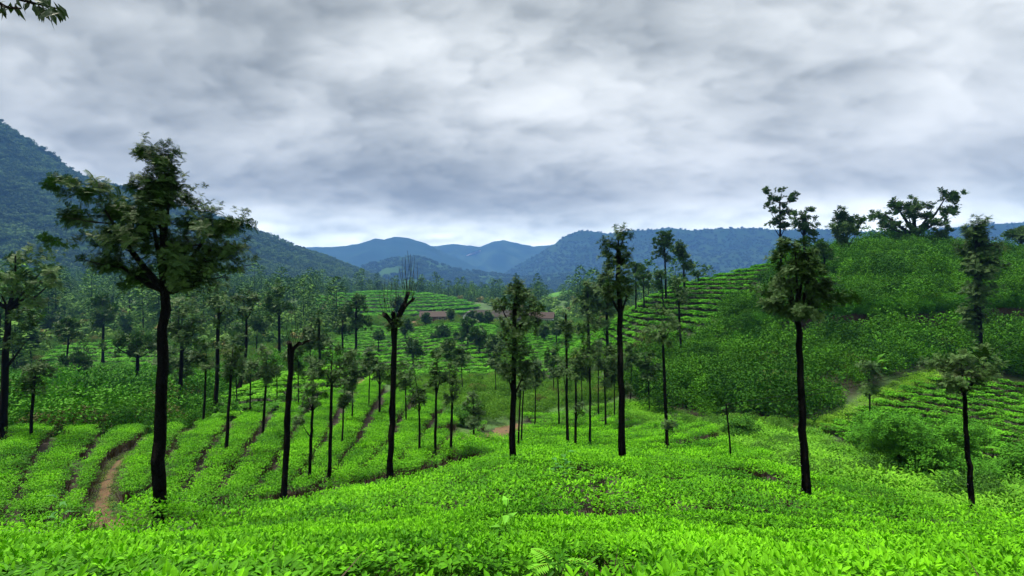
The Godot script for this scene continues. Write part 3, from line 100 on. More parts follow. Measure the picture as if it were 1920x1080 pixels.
	{"name": "terrace_tree", "label": "little tree with a round crown on the facing tea terraces", "at": Vector3(7.53, -11.41, -128.00), "top": Vector2(0.00, 3.05), "r": 0.216, "cover": 0.60, "tone": "oak_light", "group": "", "bend": 0.00, "crowns": [[0.00, 3.58, 0.65, 0.57], [-0.33, 2.85, 0.81, 0.57], [0.41, 2.61, 0.81, 0.61], [0.00, 2.04, 0.65, 0.41]], "forks": []},
	{"name": "terrace_tree", "label": "light thin tree on the facing tea terraces", "at": Vector3(9.60, -11.18, -120.00), "top": Vector2(0.12, 4.34), "r": 0.174, "cover": 0.60, "tone": "oak_light", "group": "", "bend": 0.00, "crowns": [[0.00, 5.09, 0.93, 0.81], [-0.46, 4.05, 1.16, 0.81], [0.58, 3.70, 1.16, 0.87], [0.00, 2.89, 0.93, 0.58]], "forks": []},
	{"name": "terrace_tree", "label": "bare-topped tree beside the pollarded trunk near the brown earth", "at": Vector3(-38.36, -9.15, -185.00), "top": Vector2(-0.18, 5.35), "r": 0.357, "cover": 0.60, "tone": "oak", "group": "", "bend": 0.00, "crowns": [[0.00, 6.28, 1.14, 1.00], [-0.57, 5.00, 1.43, 1.00], [0.71, 4.57, 1.43, 1.07], [0.00, 3.57, 1.14, 0.71]], "forks": []},
	{"name": "terrace_tree", "label": "dark bushy tree left of the terrace below the estate houses", "at": Vector3(-26.87, -11.39, -172.00), "top": Vector2(0.00, 3.48), "r": 0.332, "cover": 0.60, "tone": "oak_light", "group": "", "bend": 0.00, "crowns": [[0.00, 4.09, 0.74, 0.65], [-0.37, 3.25, 0.93, 0.65], [0.46, 2.97, 0.93, 0.70], [0.00, 2.32, 0.74, 0.46]], "forks": []},
	{"name": "terrace_tree", "label": "narrow dark tree at the left end of the estate houses", "at": Vector3(-19.57, -10.47, -178.00), "top": Vector2(0.17, 3.60), "r": 0.343, "cover": 0.60, "tone": "oak_light", "group": "", "bend": 0.00, "crowns": [[0.00, 4.23, 0.77, 0.67], [-0.38, 3.36, 0.96, 0.67], [0.48, 3.08, 0.96, 0.72], [0.00, 2.40, 0.77, 0.48]], "forks": []},
	{"name": "terrace_tree", "label": "dark narrow tree in front of the left estate house", "at": Vector3(-12.90, -10.67, -176.00), "top": Vector2(-0.17, 3.44), "r": 0.382, "cover": 0.60, "tone": "oak", "group": "", "bend": 0.00, "crowns": [[0.00, 4.03, 0.73, 0.64], [-0.37, 3.21, 0.92, 0.64], [0.46, 2.93, 0.92, 0.69], [0.00, 2.29, 0.73, 0.46]], "forks": []},
	{"name": "terrace_tree", "label": "dark narrow tree in front of the long estate house", "at": Vector3(-10.07, -10.87, -174.00), "top": Vector2(0.00, 3.27), "r": 0.336, "cover": 0.60, "tone": "oak_light", "group": "", "bend": 0.00, "crowns": [[0.00, 3.84, 0.70, 0.61], [-0.35, 3.05, 0.87, 0.61], [0.44, 2.79, 0.87, 0.65], [0.00, 2.18, 0.70, 0.44]], "forks": []},
	{"name": "terrace_tree", "label": "dark round tree in front of the right end of the long estate house", "at": Vector3(-7.64, -10.67, -176.00), "top": Vector2(0.17, 3.31), "r": 0.339, "cover": 0.60, "tone": "oak_light", "group": "", "bend": 0.00, "crowns": [[0.00, 3.88, 0.71, 0.62], [-0.35, 3.09, 0.88, 0.62], [0.44, 2.82, 0.88, 0.66], [0.00, 2.21, 0.71, 0.44]], "forks": []},
	{"name": "terrace_tree", "label": "slim tree right of the pollarded trunk on the upper terraces", "at": Vector3(-27.00, -11.95, -140.00), "top": Vector2(-0.14, 4.05), "r": 0.203, "cover": 0.60, "tone": "oak", "group": "", "bend": 0.00, "crowns": [[0.00, 4.75, 0.86, 0.76], [-0.43, 3.78, 1.08, 0.76], [0.54, 3.46, 1.08, 0.81], [0.00, 2.70, 0.86, 0.54]], "forks": []},
	{"name": "terrace_tree", "label": "low bushy tree on the lower middle terraces", "at": Vector3(-19.02, -12.88, -136.00), "top": Vector2(0.00, 2.36), "r": 0.230, "cover": 0.60, "tone": "oak_light", "group": "", "bend": 0.00, "crowns": [[0.00, 2.77, 0.50, 0.44], [-0.25, 2.20, 0.63, 0.44], [0.31, 2.01, 0.63, 0.47], [0.00, 1.57, 0.50, 0.31]], "forks": []},
	{"name": "terrace_tree", "label": "slim tree next right of the low bushy one on the lower middle terraces", "at": Vector3(-16.80, -13.31, -134.00), "top": Vector2(0.13, 3.88), "r": 0.194, "cover": 0.60, "tone": "oak_light", "group": "", "bend": 0.00, "crowns": [[0.00, 4.55, 0.83, 0.72], [-0.41, 3.62, 1.03, 0.72], [0.52, 3.31, 1.03, 0.78], [0.00, 2.58, 0.83, 0.52]], "forks": []},
	{"name": "terrace_tree", "label": "dark tree on the nearer swell of the middle terraces", "at": Vector3(-16.95, -12.19, -95.00), "top": Vector2(-0.09, 3.44), "r": 0.183, "cover": 0.60, "tone": "oak", "group": "", "bend": 0.00, "crowns": [[0.00, 4.03, 0.73, 0.64], [-0.37, 3.21, 0.92, 0.64], [0.46, 2.93, 0.92, 0.69], [0.00, 2.29, 0.73, 0.46]], "forks": []},
	{"name": "terrace_tree", "label": "little tree at the left of the bright middle terraces", "at": Vector3(-28.93, -11.41, -120.00), "top": Vector2(0.00, 2.60), "r": 0.174, "cover": 0.60, "tone": "oak_light", "group": "", "bend": 0.00, "crowns": [[0.00, 3.05, 0.56, 0.49], [-0.28, 2.43, 0.69, 0.49], [0.35, 2.22, 0.69, 0.52], [0.00, 1.74, 0.56, 0.35]], "forks": []},
	{"name": "slim_tree", "label": "fifth slim young tree counted rightwards from the largest dark tree, green crown, leaning left", "at": Vector3(-19.86, -7.13, -40.00), "top": Vector2(-0.12, 3.02), "r": 0.065, "cover": 0.90, "tone": "oak", "group": "slim young trees in the mid-distance fields", "bend": 0.00, "crowns": [[-0.12, 3.86, 0.38, 0.42], [-0.40, 3.28, 0.55, 0.42], [0.15, 3.11, 0.55, 0.38], [-0.12, 2.60, 0.44, 0.29]], "forks": []},
	{"name": "slim_tree", "label": "nearest slim young tree counted rightwards from the shorter pollarded tree, pale crown, leaning left", "at": Vector3(-14.66, -6.88, -38.00), "top": Vector2(-0.03, 3.31), "r": 0.065, "cover": 1.05, "tone": "oak_light", "group": "slim young trees in the mid-distance fields", "bend": 0.00, "crowns": [[-0.03, 4.23, 0.52, 0.46], [-0.40, 3.59, 0.74, 0.46], [0.33, 3.40, 0.74, 0.41], [-0.03, 2.85, 0.59, 0.32]], "forks": []},
	{"name": "slim_tree", "label": "third slim young tree counted rightwards from the shorter pollarded tree, dark crown, upright", "at": Vector3(-9.26, -6.32, -32.00), "top": Vector2(0.04, 2.88), "r": 0.065, "cover": 1.20, "tone": "oak_dark", "group": "slim young trees in the mid-distance fields", "bend": 0.00, "crowns": [[0.04, 3.68, 0.53, 0.40], [-0.34, 3.12, 0.76, 0.40], [0.42, 2.96, 0.76, 0.36], [0.04, 2.48, 0.61, 0.28]], "forks": []},
	{"name": "slim_tree", "label": "fourth slim young tree counted rightwards from the shorter pollarded tree, green crown, leaning right", "at": Vector3(-9.89, -7.06, -38.00), "top": Vector2(0.13, 3.17), "r": 0.065, "cover": 0.90, "tone": "oak", "group": "slim young trees in the mid-distance fields", "bend": 0.00, "crowns": [[0.13, 4.05, 0.40, 0.44], [-0.15, 3.43, 0.57, 0.44], [0.42, 3.26, 0.57, 0.40], [0.13, 2.73, 0.46, 0.31]], "forks": []},
	{"name": "slim_tree", "label": "nearest slim young tree counted rightwards from the taller pollarded tree, pale crown, leaning left", "at": Vector3(-5.92, -6.22, -31.00), "top": Vector2(-0.06, 2.74), "r": 0.065, "cover": 1.05, "tone": "oak_light", "group": "slim young trees in the mid-distance fields", "bend": 0.00, "crowns": [[-0.06, 3.50, 0.43, 0.38], [-0.37, 2.96, 0.61, 0.38], [0.24, 2.81, 0.61, 0.34], [-0.06, 2.36, 0.49, 0.27]], "forks": []},
	{"name": "slim_tree", "label": "second slim young tree counted rightwards from the shorter pollarded tree, dark crown, upright", "at": Vector3(-20.78, -7.68, -57.00), "top": Vector2(0.01, 3.74), "r": 0.071, "cover": 1.20, "tone": "oak_dark", "group": "slim young trees in the mid-distance fields", "bend": 0.00, "crowns": [[0.01, 4.78, 0.69, 0.52], [-0.48, 4.06, 0.99, 0.52], [0.51, 3.85, 0.99, 0.47], [0.01, 3.22, 0.79, 0.36]], "forks": []},
	{"name": "slim_tree", "label": "second slim young tree counted rightwards from the taller pollarded tree, green crown, leaning right", "at": Vector3(-7.51, -10.03, -66.00), "top": Vector2(0.16, 3.74), "r": 0.083, "cover": 0.90, "tone": "oak", "group": "slim young trees in the mid-distance fields", "bend": 0.00, "crowns": [[0.16, 4.78, 0.47, 0.52], [-0.18, 4.06, 0.68, 0.52], [0.50, 3.85, 0.68, 0.47], [0.16, 3.22, 0.54, 0.36]], "forks": []},
	{"name": "slim_tree", "label": "third slim young tree counted rightwards from the taller pollarded tree, pale crown, leaning left", "at": Vector3(-4.97, -9.25, -56.00), "top": Vector2(-0.17, 3.60), "r": 0.070, "cover": 1.05, "tone": "oak_light", "group": "slim young trees in the mid-distance fields", "bend": 0.00, "crowns": [[-0.17, 4.60, 0.56, 0.50], [-0.57, 3.90, 0.80, 0.50], [0.23, 3.70, 0.80, 0.45], [-0.17, 3.10, 0.64, 0.35]], "forks": []},
	{"name": "slim_tree", "label": "fourth slim young tree counted rightwards from the taller pollarded tree, dark crown, leaning left", "at": Vector3(-1.56, -9.28, -54.00), "top": Vector2(-0.05, 3.46), "r": 0.068, "cover": 1.20, "tone": "oak_dark", "group": "slim young trees in the mid-distance fields", "bend": 0.00, "crowns": [[-0.05, 4.42, 0.64, 0.48], [-0.50, 3.74, 0.91, 0.48], [0.41, 3.55, 0.91, 0.43], [-0.05, 2.98, 0.73, 0.34]], "forks": []},
	{"name": "slim_tree", "label": "nearest slim young tree counted rightwards from the two-lobed dark tree, green crown, leaning right", "at": Vector3(1.62, -7.70, -39.00), "top": Vector2(0.05, 3.02), "r": 0.065, "cover": 0.90, "tone": "oak", "group": "slim young trees in the mid-distance fields", "bend": 0.00, "crowns": [[0.05, 3.86, 0.38, 0.42], [-0.22, 3.28, 0.55, 0.42], [0.32, 3.11, 0.55, 0.38], [0.05, 2.60, 0.44, 0.29]], "forks": []},
	{"name": "slim_tree", "label": "second slim young tree counted rightwards from the two-lobed dark tree, pale crown, leaning right", "at": Vector3(4.10, -9.36, -56.00), "top": Vector2(0.20, 3.60), "r": 0.070, "cover": 1.05, "tone": "oak_light", "group": "slim young trees in the mid-distance fields", "bend": 0.00, "crowns": [[0.20, 4.60, 0.56, 0.50], [-0.20, 3.90, 0.80, 0.50], [0.60, 3.70, 0.80, 0.45], [0.20, 3.10, 0.64, 0.35]], "forks": []},
	{"name": "slim_tree", "label": "third slim young tree counted rightwards from the two-lobed dark tree, dark crown, leaning left", "at": Vector3(5.73, -8.34, -45.00), "top": Vector2(-0.09, 3.31), "r": 0.065, "cover": 1.20, "tone": "oak_dark", "group": "slim young trees in the mid-distance fields", "bend": 0.00, "crowns": [[-0.09, 4.23, 0.61, 0.46], [-0.53, 3.59, 0.87, 0.46], [0.35, 3.40, 0.87, 0.41], [-0.09, 2.85, 0.70, 0.32]], "forks": []},
	{"name": "slim_tree", "label": "fourth slim young tree counted rightwards from the two-lobed dark tree, green crown, upright", "at": Vector3(7.22, -7.66, -39.00), "top": Vector2(0.01, 3.17), "r": 0.065, "cover": 0.90, "tone": "oak", "group": "slim young trees in the mid-distance fields", "bend": 0.00, "crowns": [[0.01, 4.05, 0.40, 0.44], [-0.28, 3.43, 0.57, 0.44], [0.29, 3.26, 0.57, 0.40], [0.01, 2.73, 0.46, 0.31]], "forks": []},
	{"name": "slim_tree", "label": "nearest slim young tree counted rightwards from the ragged tall tree, pale crown, leaning right", "at": Vector3(9.63, -7.65, -45.00), "top": Vector2(0.11, 3.31), "r": 0.065, "cover": 1.05, "tone": "oak_light", "group": "slim young trees in the mid-distance fields", "bend": 0.00, "crowns": [[0.11, 4.23, 0.52, 0.46], [-0.26, 3.59, 0.74, 0.46], [0.48, 3.40, 0.74, 0.41], [0.11, 2.85, 0.59, 0.32]], "forks": []},
	{"name": "slim_tree", "label": "second slim young tree counted rightwards from the ragged tall tree, dark crown, leaning left", "at": Vector3(10.20, -7.54, -41.00), "top": Vector2(-0.13, 3.02), "r": 0.065, "cover": 1.20, "tone": "oak_dark", "group": "slim young trees in the mid-distance fields", "bend": 0.00, "crowns": [[-0.13, 3.86, 0.56, 0.42], [-0.53, 3.28, 0.80, 0.42], [0.27, 3.11, 0.80, 0.38], [-0.13, 2.60, 0.64, 0.29]], "forks": []},
	{"name": "slim_tree", "label": "third slim young tree counted rightwards from the largest dark tree, green crown, leaning left", "at": Vector3(-27.06, -8.65, -46.00), "top": Vector2(-0.04, 3.60), "r": 0.065, "cover": 0.90, "tone": "oak", "group": "slim young trees in the mid-distance fields", "bend": 0.00, "crowns": [[-0.04, 4.60, 0.45, 0.50], [-0.37, 3.90, 0.65, 0.50], [0.28, 3.70, 0.65, 0.45], [-0.04, 3.10, 0.52, 0.35]], "forks": []},
	{"name": "slim_tree", "label": "second slim young tree counted rightwards from the largest dark tree, pale crown, leaning right", "at": Vector3(-32.59, -9.48, -52.00), "top": Vector2(0.07, 3.89), "r": 0.065, "cover": 1.05, "tone": "oak_light", "group": "slim young trees in the mid-distance fields", "bend": 0.00, "crowns": [[0.07, 4.97, 0.60, 0.54], [-0.36, 4.21, 0.86, 0.54], [0.50, 4.00, 0.86, 0.49], [0.07, 3.35, 0.69, 0.38]], "forks": []},
	{"name": "slim_tree", "label": "third slim young tree counted rightwards from the left picture edge, dark crown, leaning right", "at": Vector3(-56.93, -12.68, -72.00), "top": Vector2(0.25, 4.32), "r": 0.090, "cover": 1.20, "tone": "oak_dark", "group": "slim young trees in the mid-distance fields", "bend": 0.00, "crowns": [[0.25, 5.52, 0.80, 0.60], [-0.32, 4.68, 1.14, 0.60], [0.82, 4.44, 1.14, 0.54], [0.25, 3.72, 0.91, 0.42]], "forks": []},
	{"name": "slim_tree", "label": "nearest slim young tree counted rightwards from the largest dark tree, green crown, leaning left", "at": Vector3(-61.10, -13.26, -96.00), "top": Vector2(-0.19, 5.04), "r": 0.120, "cover": 0.90, "tone": "oak", "group": "slim young trees in the mid-distance fields", "bend": 0.00, "crowns": [[-0.19, 6.44, 0.64, 0.70], [-0.65, 5.46, 0.91, 0.70], [0.26, 5.18, 0.91, 0.63], [-0.19, 4.34, 0.73, 0.49]], "forks": []},
	{"name": "slim_tree", "label": "sixth slim young tree counted rightwards from the largest dark tree, pale crown, upright", "at": Vector3(-43.28, -11.18, -88.00), "top": Vector2(0.02, 4.75), "r": 0.110, "cover": 1.05, "tone": "oak_light", "group": "slim young trees in the mid-distance fields", "bend": 0.00, "crowns": [[0.02, 6.07, 0.74, 0.66], [-0.51, 5.15, 1.06, 0.66], [0.55, 4.88, 1.06, 0.59], [0.02, 4.09, 0.84, 0.46]], "forks": []},
	{"name": "slim_tree", "label": "seventh slim young tree counted rightwards from the largest dark tree, dark crown, leaning right", "at": Vector3(-50.92, -11.18, -110.00), "top": Vector2(0.27, 5.04), "r": 0.138, "cover": 1.20, "tone": "oak_dark", "group": "slim young trees in the mid-distance fields", "bend": 0.00, "crowns": [[0.27, 6.44, 0.93, 0.70], [-0.40, 5.46, 1.33, 0.70], [0.93, 5.18, 1.33, 0.63], [0.27, 4.34, 1.06, 0.49]], "forks": []},
	{"name": "slim_tree", "label": "nearest slim young tree counted rightwards from the left picture edge, green crown, leaning left", "at": Vector3(-90.26, -13.49, -104.00), "top": Vector2(-0.32, 5.40), "r": 0.130, "cover": 0.90, "tone": "oak", "group": "slim young trees in the mid-distance fields", "bend": 0.00, "crowns": [[-0.32, 6.90, 0.68, 0.75], [-0.81, 5.85, 0.97, 0.75], [0.17, 5.55, 0.97, 0.67], [-0.32, 4.65, 0.78, 0.53]], "forks": []},
	{"name": "slim_tree", "label": "fourth slim young tree counted rightwards from the left picture edge, pale crown, leaning left", "at": Vector3(-104.73, -14.36, -150.00), "top": Vector2(-0.13, 5.76), "r": 0.188, "cover": 1.05, "tone": "oak_light", "group": "slim young trees in the mid-distance fields", "bend": 0.00, "crowns": [[-0.13, 7.36, 0.90, 0.80], [-0.77, 6.24, 1.28, 0.80], [0.51, 5.92, 1.28, 0.72], [-0.13, 4.96, 1.02, 0.56]], "forks": []},
	{"name": "slim_tree", "label": "second slim young tree counted rightwards from the left picture edge, dark crown, leaning right", "at": Vector3(-125.84, -14.36, -150.00), "top": Vector2(0.20, 5.76), "r": 0.188, "cover": 1.20, "tone": "oak_dark", "group": "slim young trees in the mid-distance fields", "bend": 0.00, "crowns": [[0.20, 7.36, 1.06, 0.80], [-0.56, 6.24, 1.52, 0.80], [0.96, 5.92, 1.52, 0.72], [0.20, 4.96, 1.22, 0.56]], "forks": []},
	{"name": "slim_tree", "label": "fourth slim young tree counted rightwards from the largest dark tree, green crown, leaning right", "at": Vector3(-72.90, -11.95, -140.00), "top": Vector2(0.49, 5.76), "r": 0.176, "cover": 0.90, "tone": "oak", "group": "slim young trees in the mid-distance fields", "bend": 0.00, "crowns": [[0.49, 7.36, 0.73, 0.80], [-0.03, 6.24, 1.04, 0.80], [1.01, 5.92, 1.04, 0.72], [0.49, 4.96, 0.83, 0.56]], "forks": []},
]
const TONE := {
	"oak": [Color(0.025, 0.073, 0.014), Color(0.055, 0.120, 0.021)],
	"oak_dark": [Color(0.025, 0.070, 0.013), Color(0.053, 0.116, 0.020)],
	"oak_light": [Color(0.030, 0.085, 0.016), Color(0.068, 0.148, 0.026)],
	"bush": [Color(0.034, 0.13, 0.013), Color(0.090, 0.27, 0.020)],
	"bush_dark": [Color(0.026, 0.075, 0.018), Color(0.055, 0.125, 0.024)],
	"bush_light": [Color(0.040, 0.17, 0.014), Color(0.11, 0.36, 0.022)],
	"bush_rust": [Color(0.06, 0.10, 0.025), Color(0.13, 0.15, 0.04)],
}

class Shape:
	var v := PackedVector3Array()
	var n := PackedVector3Array()
	var c := PackedColorArray()
	var i := PackedInt32Array()
	func point(p: Vector3, col := Color.WHITE) -> int:
		v.append(p)
		c.append(col)
		return v.size() - 1
	func tri(a: int, b: int, d: int) -> void:
		i.append(a)
		i.append(b)
		i.append(d)
	func quad(a: int, b: int, d: int, e: int) -> void:
		tri(a, b, d)
		tri(a, d, e)
	# a tapering tube along a line of points
	func tube(line: Array, radii: Array, sides: int, col: Color, rough := 0.0, seed_ := 1) -> void:
		var r := RandomNumberGenerator.new()
		r.seed = seed_
		n.resize(v.size())
		var first := v.size()
		for k in line.size():
			var ahead: Vector3 = (line[mini(k + 1, line.size() - 1)] - line[maxi(k - 1, 0)]).normalized()
			var side := ahead.cross(Vector3(0.31, 0.17, 0.93)).normalized()
			var other := side.cross(ahead)
			for s in sides:
				var a := TAU * s / sides
				var out := side * cos(a) + other * sin(a)
				point(line[k] + out * radii[k] * (1.0 + r.randf_range(-rough, rough)), col * r.randf_range(0.8, 1.2))
				n.append(out)
		for k in line.size() - 1:
			for s in sides:
				var a := first + k * sides + s
				var b := first + k * sides + (s + 1) % sides
				quad(a, a + sides, b + sides, b)
		var tip := point(line[-1] + (line[-1] - line[-2]).normalized() * radii[-1], col)
		n.append((line[-1] - line[-2]).normalized())
		for s in sides:
			tri(first + (line.size() - 1) * sides + s, tip, first + (line.size() - 1) * sides + (s + 1) % sides)
	# a leaf of four faces folded along its midrib
	func leaf(base: Vector3, ahead: Vector3, up: Vector3, long: float, wide: float, fold: float, droop: float, col: Color) -> void:
		var side := ahead.cross(up).normalized()
		up = side.cross(ahead).normalized()
		var mid := base + ahead * long * 0.5
		var a := point(base, col)
		var l := point(mid - side * wide * 0.5 + up * fold * wide, col)
		var m := point(mid, col * 0.86)
		var rr := point(mid + side * wide * 0.5 + up * fold * wide, col)
		var t := point(base + ahead * long - up * droop * long, col)
		tri(a, l, m)
		tri(a, m, rr)
		tri(l, t, m)
		tri(m, t, rr)
	# a curved leaf of eight faces, for growth close by
	func full_leaf(base: Vector3, ahead: Vector3, up: Vector3, long: float, wide: float, fold: float, droop: float, col: Color) -> void:
		var side := ahead.cross(up).normalized()
		up = side.cross(ahead).normalized()
		var last := [point(base, col)]
		for k in 2:
			var t := [0.33, 0.70][k] as float
			var at := base + ahead * long * t - up * droop * long * t * t
			var half := wide * [0.46, 0.42][k] as float
			var row := [point(at - side * half + up * fold * wide, col), point(at, col * 0.88), point(at + side * half + up * fold * wide, col)]
			if k == 0:
				tri(last[0], row[0], row[1])
				tri(last[0], row[1], row[2])
			else:
				quad(last[0], row[0], row[1], last[1])
				quad(last[1], row[1], row[2], last[2])
			last = row
		var tip := point(base + ahead * long - up * droop * long, col)
		tri(last[0], tip, last[1])
		tri(last[1], tip, last[2])
	# a plain narrow leaflet
	func blade(base: Vector3, tip: Vector3, side: Vector3, col: Color) -> void:
		var mid := base.lerp(tip, 0.45)
		var a := point(base, col)
		var l := point(mid - side, col)
		var rr := point(mid + side, col)
		var t := point(tip, col)
		tri(a, l, rr)
		tri(l, t, rr)
	func box(at: Vector3, size: Vector3, col := Color.WHITE) -> void:
		n.resize(v.size())
		for ax in 3:
			for s in [-1.0, 1.0]:
				var nn := Vector3.ZERO
				nn[ax] = s
				var u := Vector3.ZERO
				u[(ax + 1) % 3] = size[(ax + 1) % 3] * 0.5
				var w := Vector3.ZERO
				w[(ax + 2) % 3] = size[(ax + 2) % 3] * 0.5
				var m: Vector3 = at + nn * size[ax] * 0.5
				var q := [point(m - u - w, col), point(m + u - w, col), point(m + u + w, col), point(m - u + w, col)]
				for k in 4:
					n.append(nn)
				if s > 0:
					quad(q[0], q[3], q[2], q[1])
				else:
					quad(q[0], q[1], q[2], q[3])
	func mesh(smooth := false) -> ArrayMesh:
		var arrays := []
		arrays.resize(Mesh.ARRAY_MAX)
		arrays[Mesh.ARRAY_VERTEX] = v
		arrays[Mesh.ARRAY_COLOR] = c
		arrays[Mesh.ARRAY_INDEX] = i
		if n.size() == v.size():
			arrays[Mesh.ARRAY_NORMAL] = n
		elif smooth:
			var nn := PackedVector3Array()
			nn.resize(v.size())
			for k in range(0, i.size(), 3):
				var f := (v[i[k + 2]] - v[i[k]]).cross(v[i[k + 1]] - v[i[k]])
				nn[i[k]] += f
				nn[i[k + 1]] += f
				nn[i[k + 2]] += f
			for k in nn.size():
				nn[k] = nn[k].normalized()
			arrays[Mesh.ARRAY_NORMAL] = nn
		var m := ArrayMesh.new()
		m.add_surface_from_arrays(Mesh.PRIMITIVE_TRIANGLES, arrays)
		return m

# many copies of one mesh
class Copies:
	var buf := PackedFloat32Array()
	var count := 0
	func put(b: Basis, o: Vector3, c: Color) -> void:
		buf.append_array(PackedFloat32Array([b.x.x, b.y.x, b.z.x, o.x, b.x.y, b.y.y, b.z.y, o.y, b.x.z, b.y.z, b.z.z, o.z, c.r, c.g, c.b, 1.0]))
		count += 1
	func node(called: String, m: Mesh, mat: Material) -> MultiMeshInstance3D:
		var mm := MultiMesh.new()
		mm.transform_format = MultiMesh.TRANSFORM_3D
		mm.use_colors = true
		mm.mesh = m
		mm.instance_count = count
		mm.buffer = buf
		var o := MultiMeshInstance3D.new()
		o.name = called
		o.multimesh = mm
		o.material_override = mat
		o.set_meta("kind", "stuff")
		return o

var rng := RandomNumberGenerator.new()
var lay := PackedFloat32Array()      # the interpolated survey
const NT := 120
const ND := 150
const T_MOST := 2.6
const D_LEAST := 0.7
const D_MOST := 9500.0
var broad := FastNoiseLite.new()
var fine := FastNoiseLite.new()
var cushions := FastNoiseLite.new()
var seams := FastNoiseLite.new()
var mats := {}
var meshes := {}
var down_hill := PackedFloat32Array()
var taken := {}


func _ready() -> void:
	rng.seed = 20240611
	# ---- camera
	var cam := Camera3D.new()
	cam.name = "camera"
	cam.fov = 55.0
	cam.near = 0.05
	cam.far = 20000.0
	add_child(cam)
	cam.position = Vector3(0, EYE, 0)
	cam.current = true
	# ---- sky, air and exposure
	var env := Environment.new()
	env.background_mode = Environment.BG_SKY
	var sky := Sky.new()
	var pano := PanoramaSkyMaterial.new()
	pano.panorama = cloud_picture()
	sky.sky_material = pano
	env.sky = sky
	env.background_energy_multiplier = 0.39
	env.tonemap_mode = Environment.TONE_MAPPER_LINEAR
	env.tonemap_exposure = 4.5
	env.sdfgi_enabled = true
	env.ssao_enabled = true
	env.ssil_enabled = true
	env.fog_enabled = true
	env.fog_mode = Environment.FOG_MODE_EXPONENTIAL
	env.fog_density = 0.00019
	env.fog_light_color = Color(0.42, 0.64, 0.95)
	var we := WorldEnvironment.new()
	we.name = "world_environment"
	we.environment = env
	add_child(we)
	# ---- the sun behind the cloud, high and a little ahead on the left
	var sun := DirectionalLight3D.new()
	sun.name = "sun"
	sun.light_energy = 0.5
	sun.light_angular_distance = 14.0
	sun.light_color = Color(1.0, 0.97, 0.9)
	sun.shadow_enabled = true
	add_child(sun)
	sun.look_at_from_position(Vector3.ZERO, -Vector3(-0.35, 1.0, -0.25), Vector3.RIGHT)

	broad.seed = 3
	broad.frequency = 0.12
	broad.fractal_octaves = 3
	fine.seed = 8
	fine.frequency = 0.9
	fine.fractal_octaves = 2
	cushions.seed = 5
	cushions.noise_type = FastNoiseLite.TYPE_CELLULAR
	cushions.cellular_return_type = FastNoiseLite.RETURN_DISTANCE
	cushions.frequency = 0.95
	seams.seed = 5
	seams.noise_type = FastNoiseLite.TYPE_CELLULAR
	seams.cellular_return_type = FastNoiseLite.RETURN_DISTANCE2_SUB
	seams.frequency = 0.8
	survey()
	make_materials()
	make_meshes()
	# ---- large structure
	ground_sheet()
	mountains()
	footpaths()
	tea_fields()
	thickets()
	# ---- objects
	trees()
	pollards()
	bushes()
	houses()
	power_line()
	overhanging_branch()
	weeds_in_the_tea()


# ------------------------------------------------------------------ helpers
func numbered(called: String) -> String:
	var k: int = taken.get(called, 0)
	taken[called] = k + 1
	return called if k == 0 else "%s_%03d" % [called, k]

func tag(o: Node, label: String, category: String, group := "") -> void:
	o.set_meta("label", label)
	o.set_meta("category", category)
	if group:
		o.set_meta("group", group)

func thing(called: String, label: String, category: String, at: Vector3, group := "", turn := 0.0) -> Node3D:
	var o := Node3D.new()
	o.name = numbered(called)
	add_child(o, true)
	o.position = at
	o.rotation.y = turn
	tag(o, label, category, group)
	return o

func part(called: String, m: Mesh, mat: Material, parent: Node) -> MeshInstance3D:
	var o := MeshInstance3D.new()
	o.name = called
	o.mesh = m
	o.material_override = mat
	parent.add_child(o, true)
	return o

func structure(called: String, m: Mesh, mat: Material) -> MeshInstance3D:
	var o := part(numbered(called), m, mat, self)
	o.set_meta("kind", "structure")
	return o

func outline(called: String) -> PackedVector2Array:
	var p := PackedVector2Array()
	for q in OUTLINE[called]:
		p.append(Vector2(q[0], q[1]))
	return p

func box_of(p: PackedVector2Array) -> Rect2:
	var r := Rect2(p[0], Vector2.ZERO)
	for q in p:
		r = r.expand(q)
	return r

func inside(p: PackedVector2Array, x: float, z: float) -> bool:
	return Geometry2D.is_point_in_polygon(Vector2(x, z), p)

func turned(yaw: float, lean: float, lean_to: float, size: float) -> Basis:
	return (Basis(Vector3(cos(lean_to), 0, sin(lean_to)), lean) * Basis(Vector3.UP, yaw)).scaled(Vector3.ONE * size)

func shade(a: Color, b: Color, t: float) -> Color:
	return a.lerp(b, t)

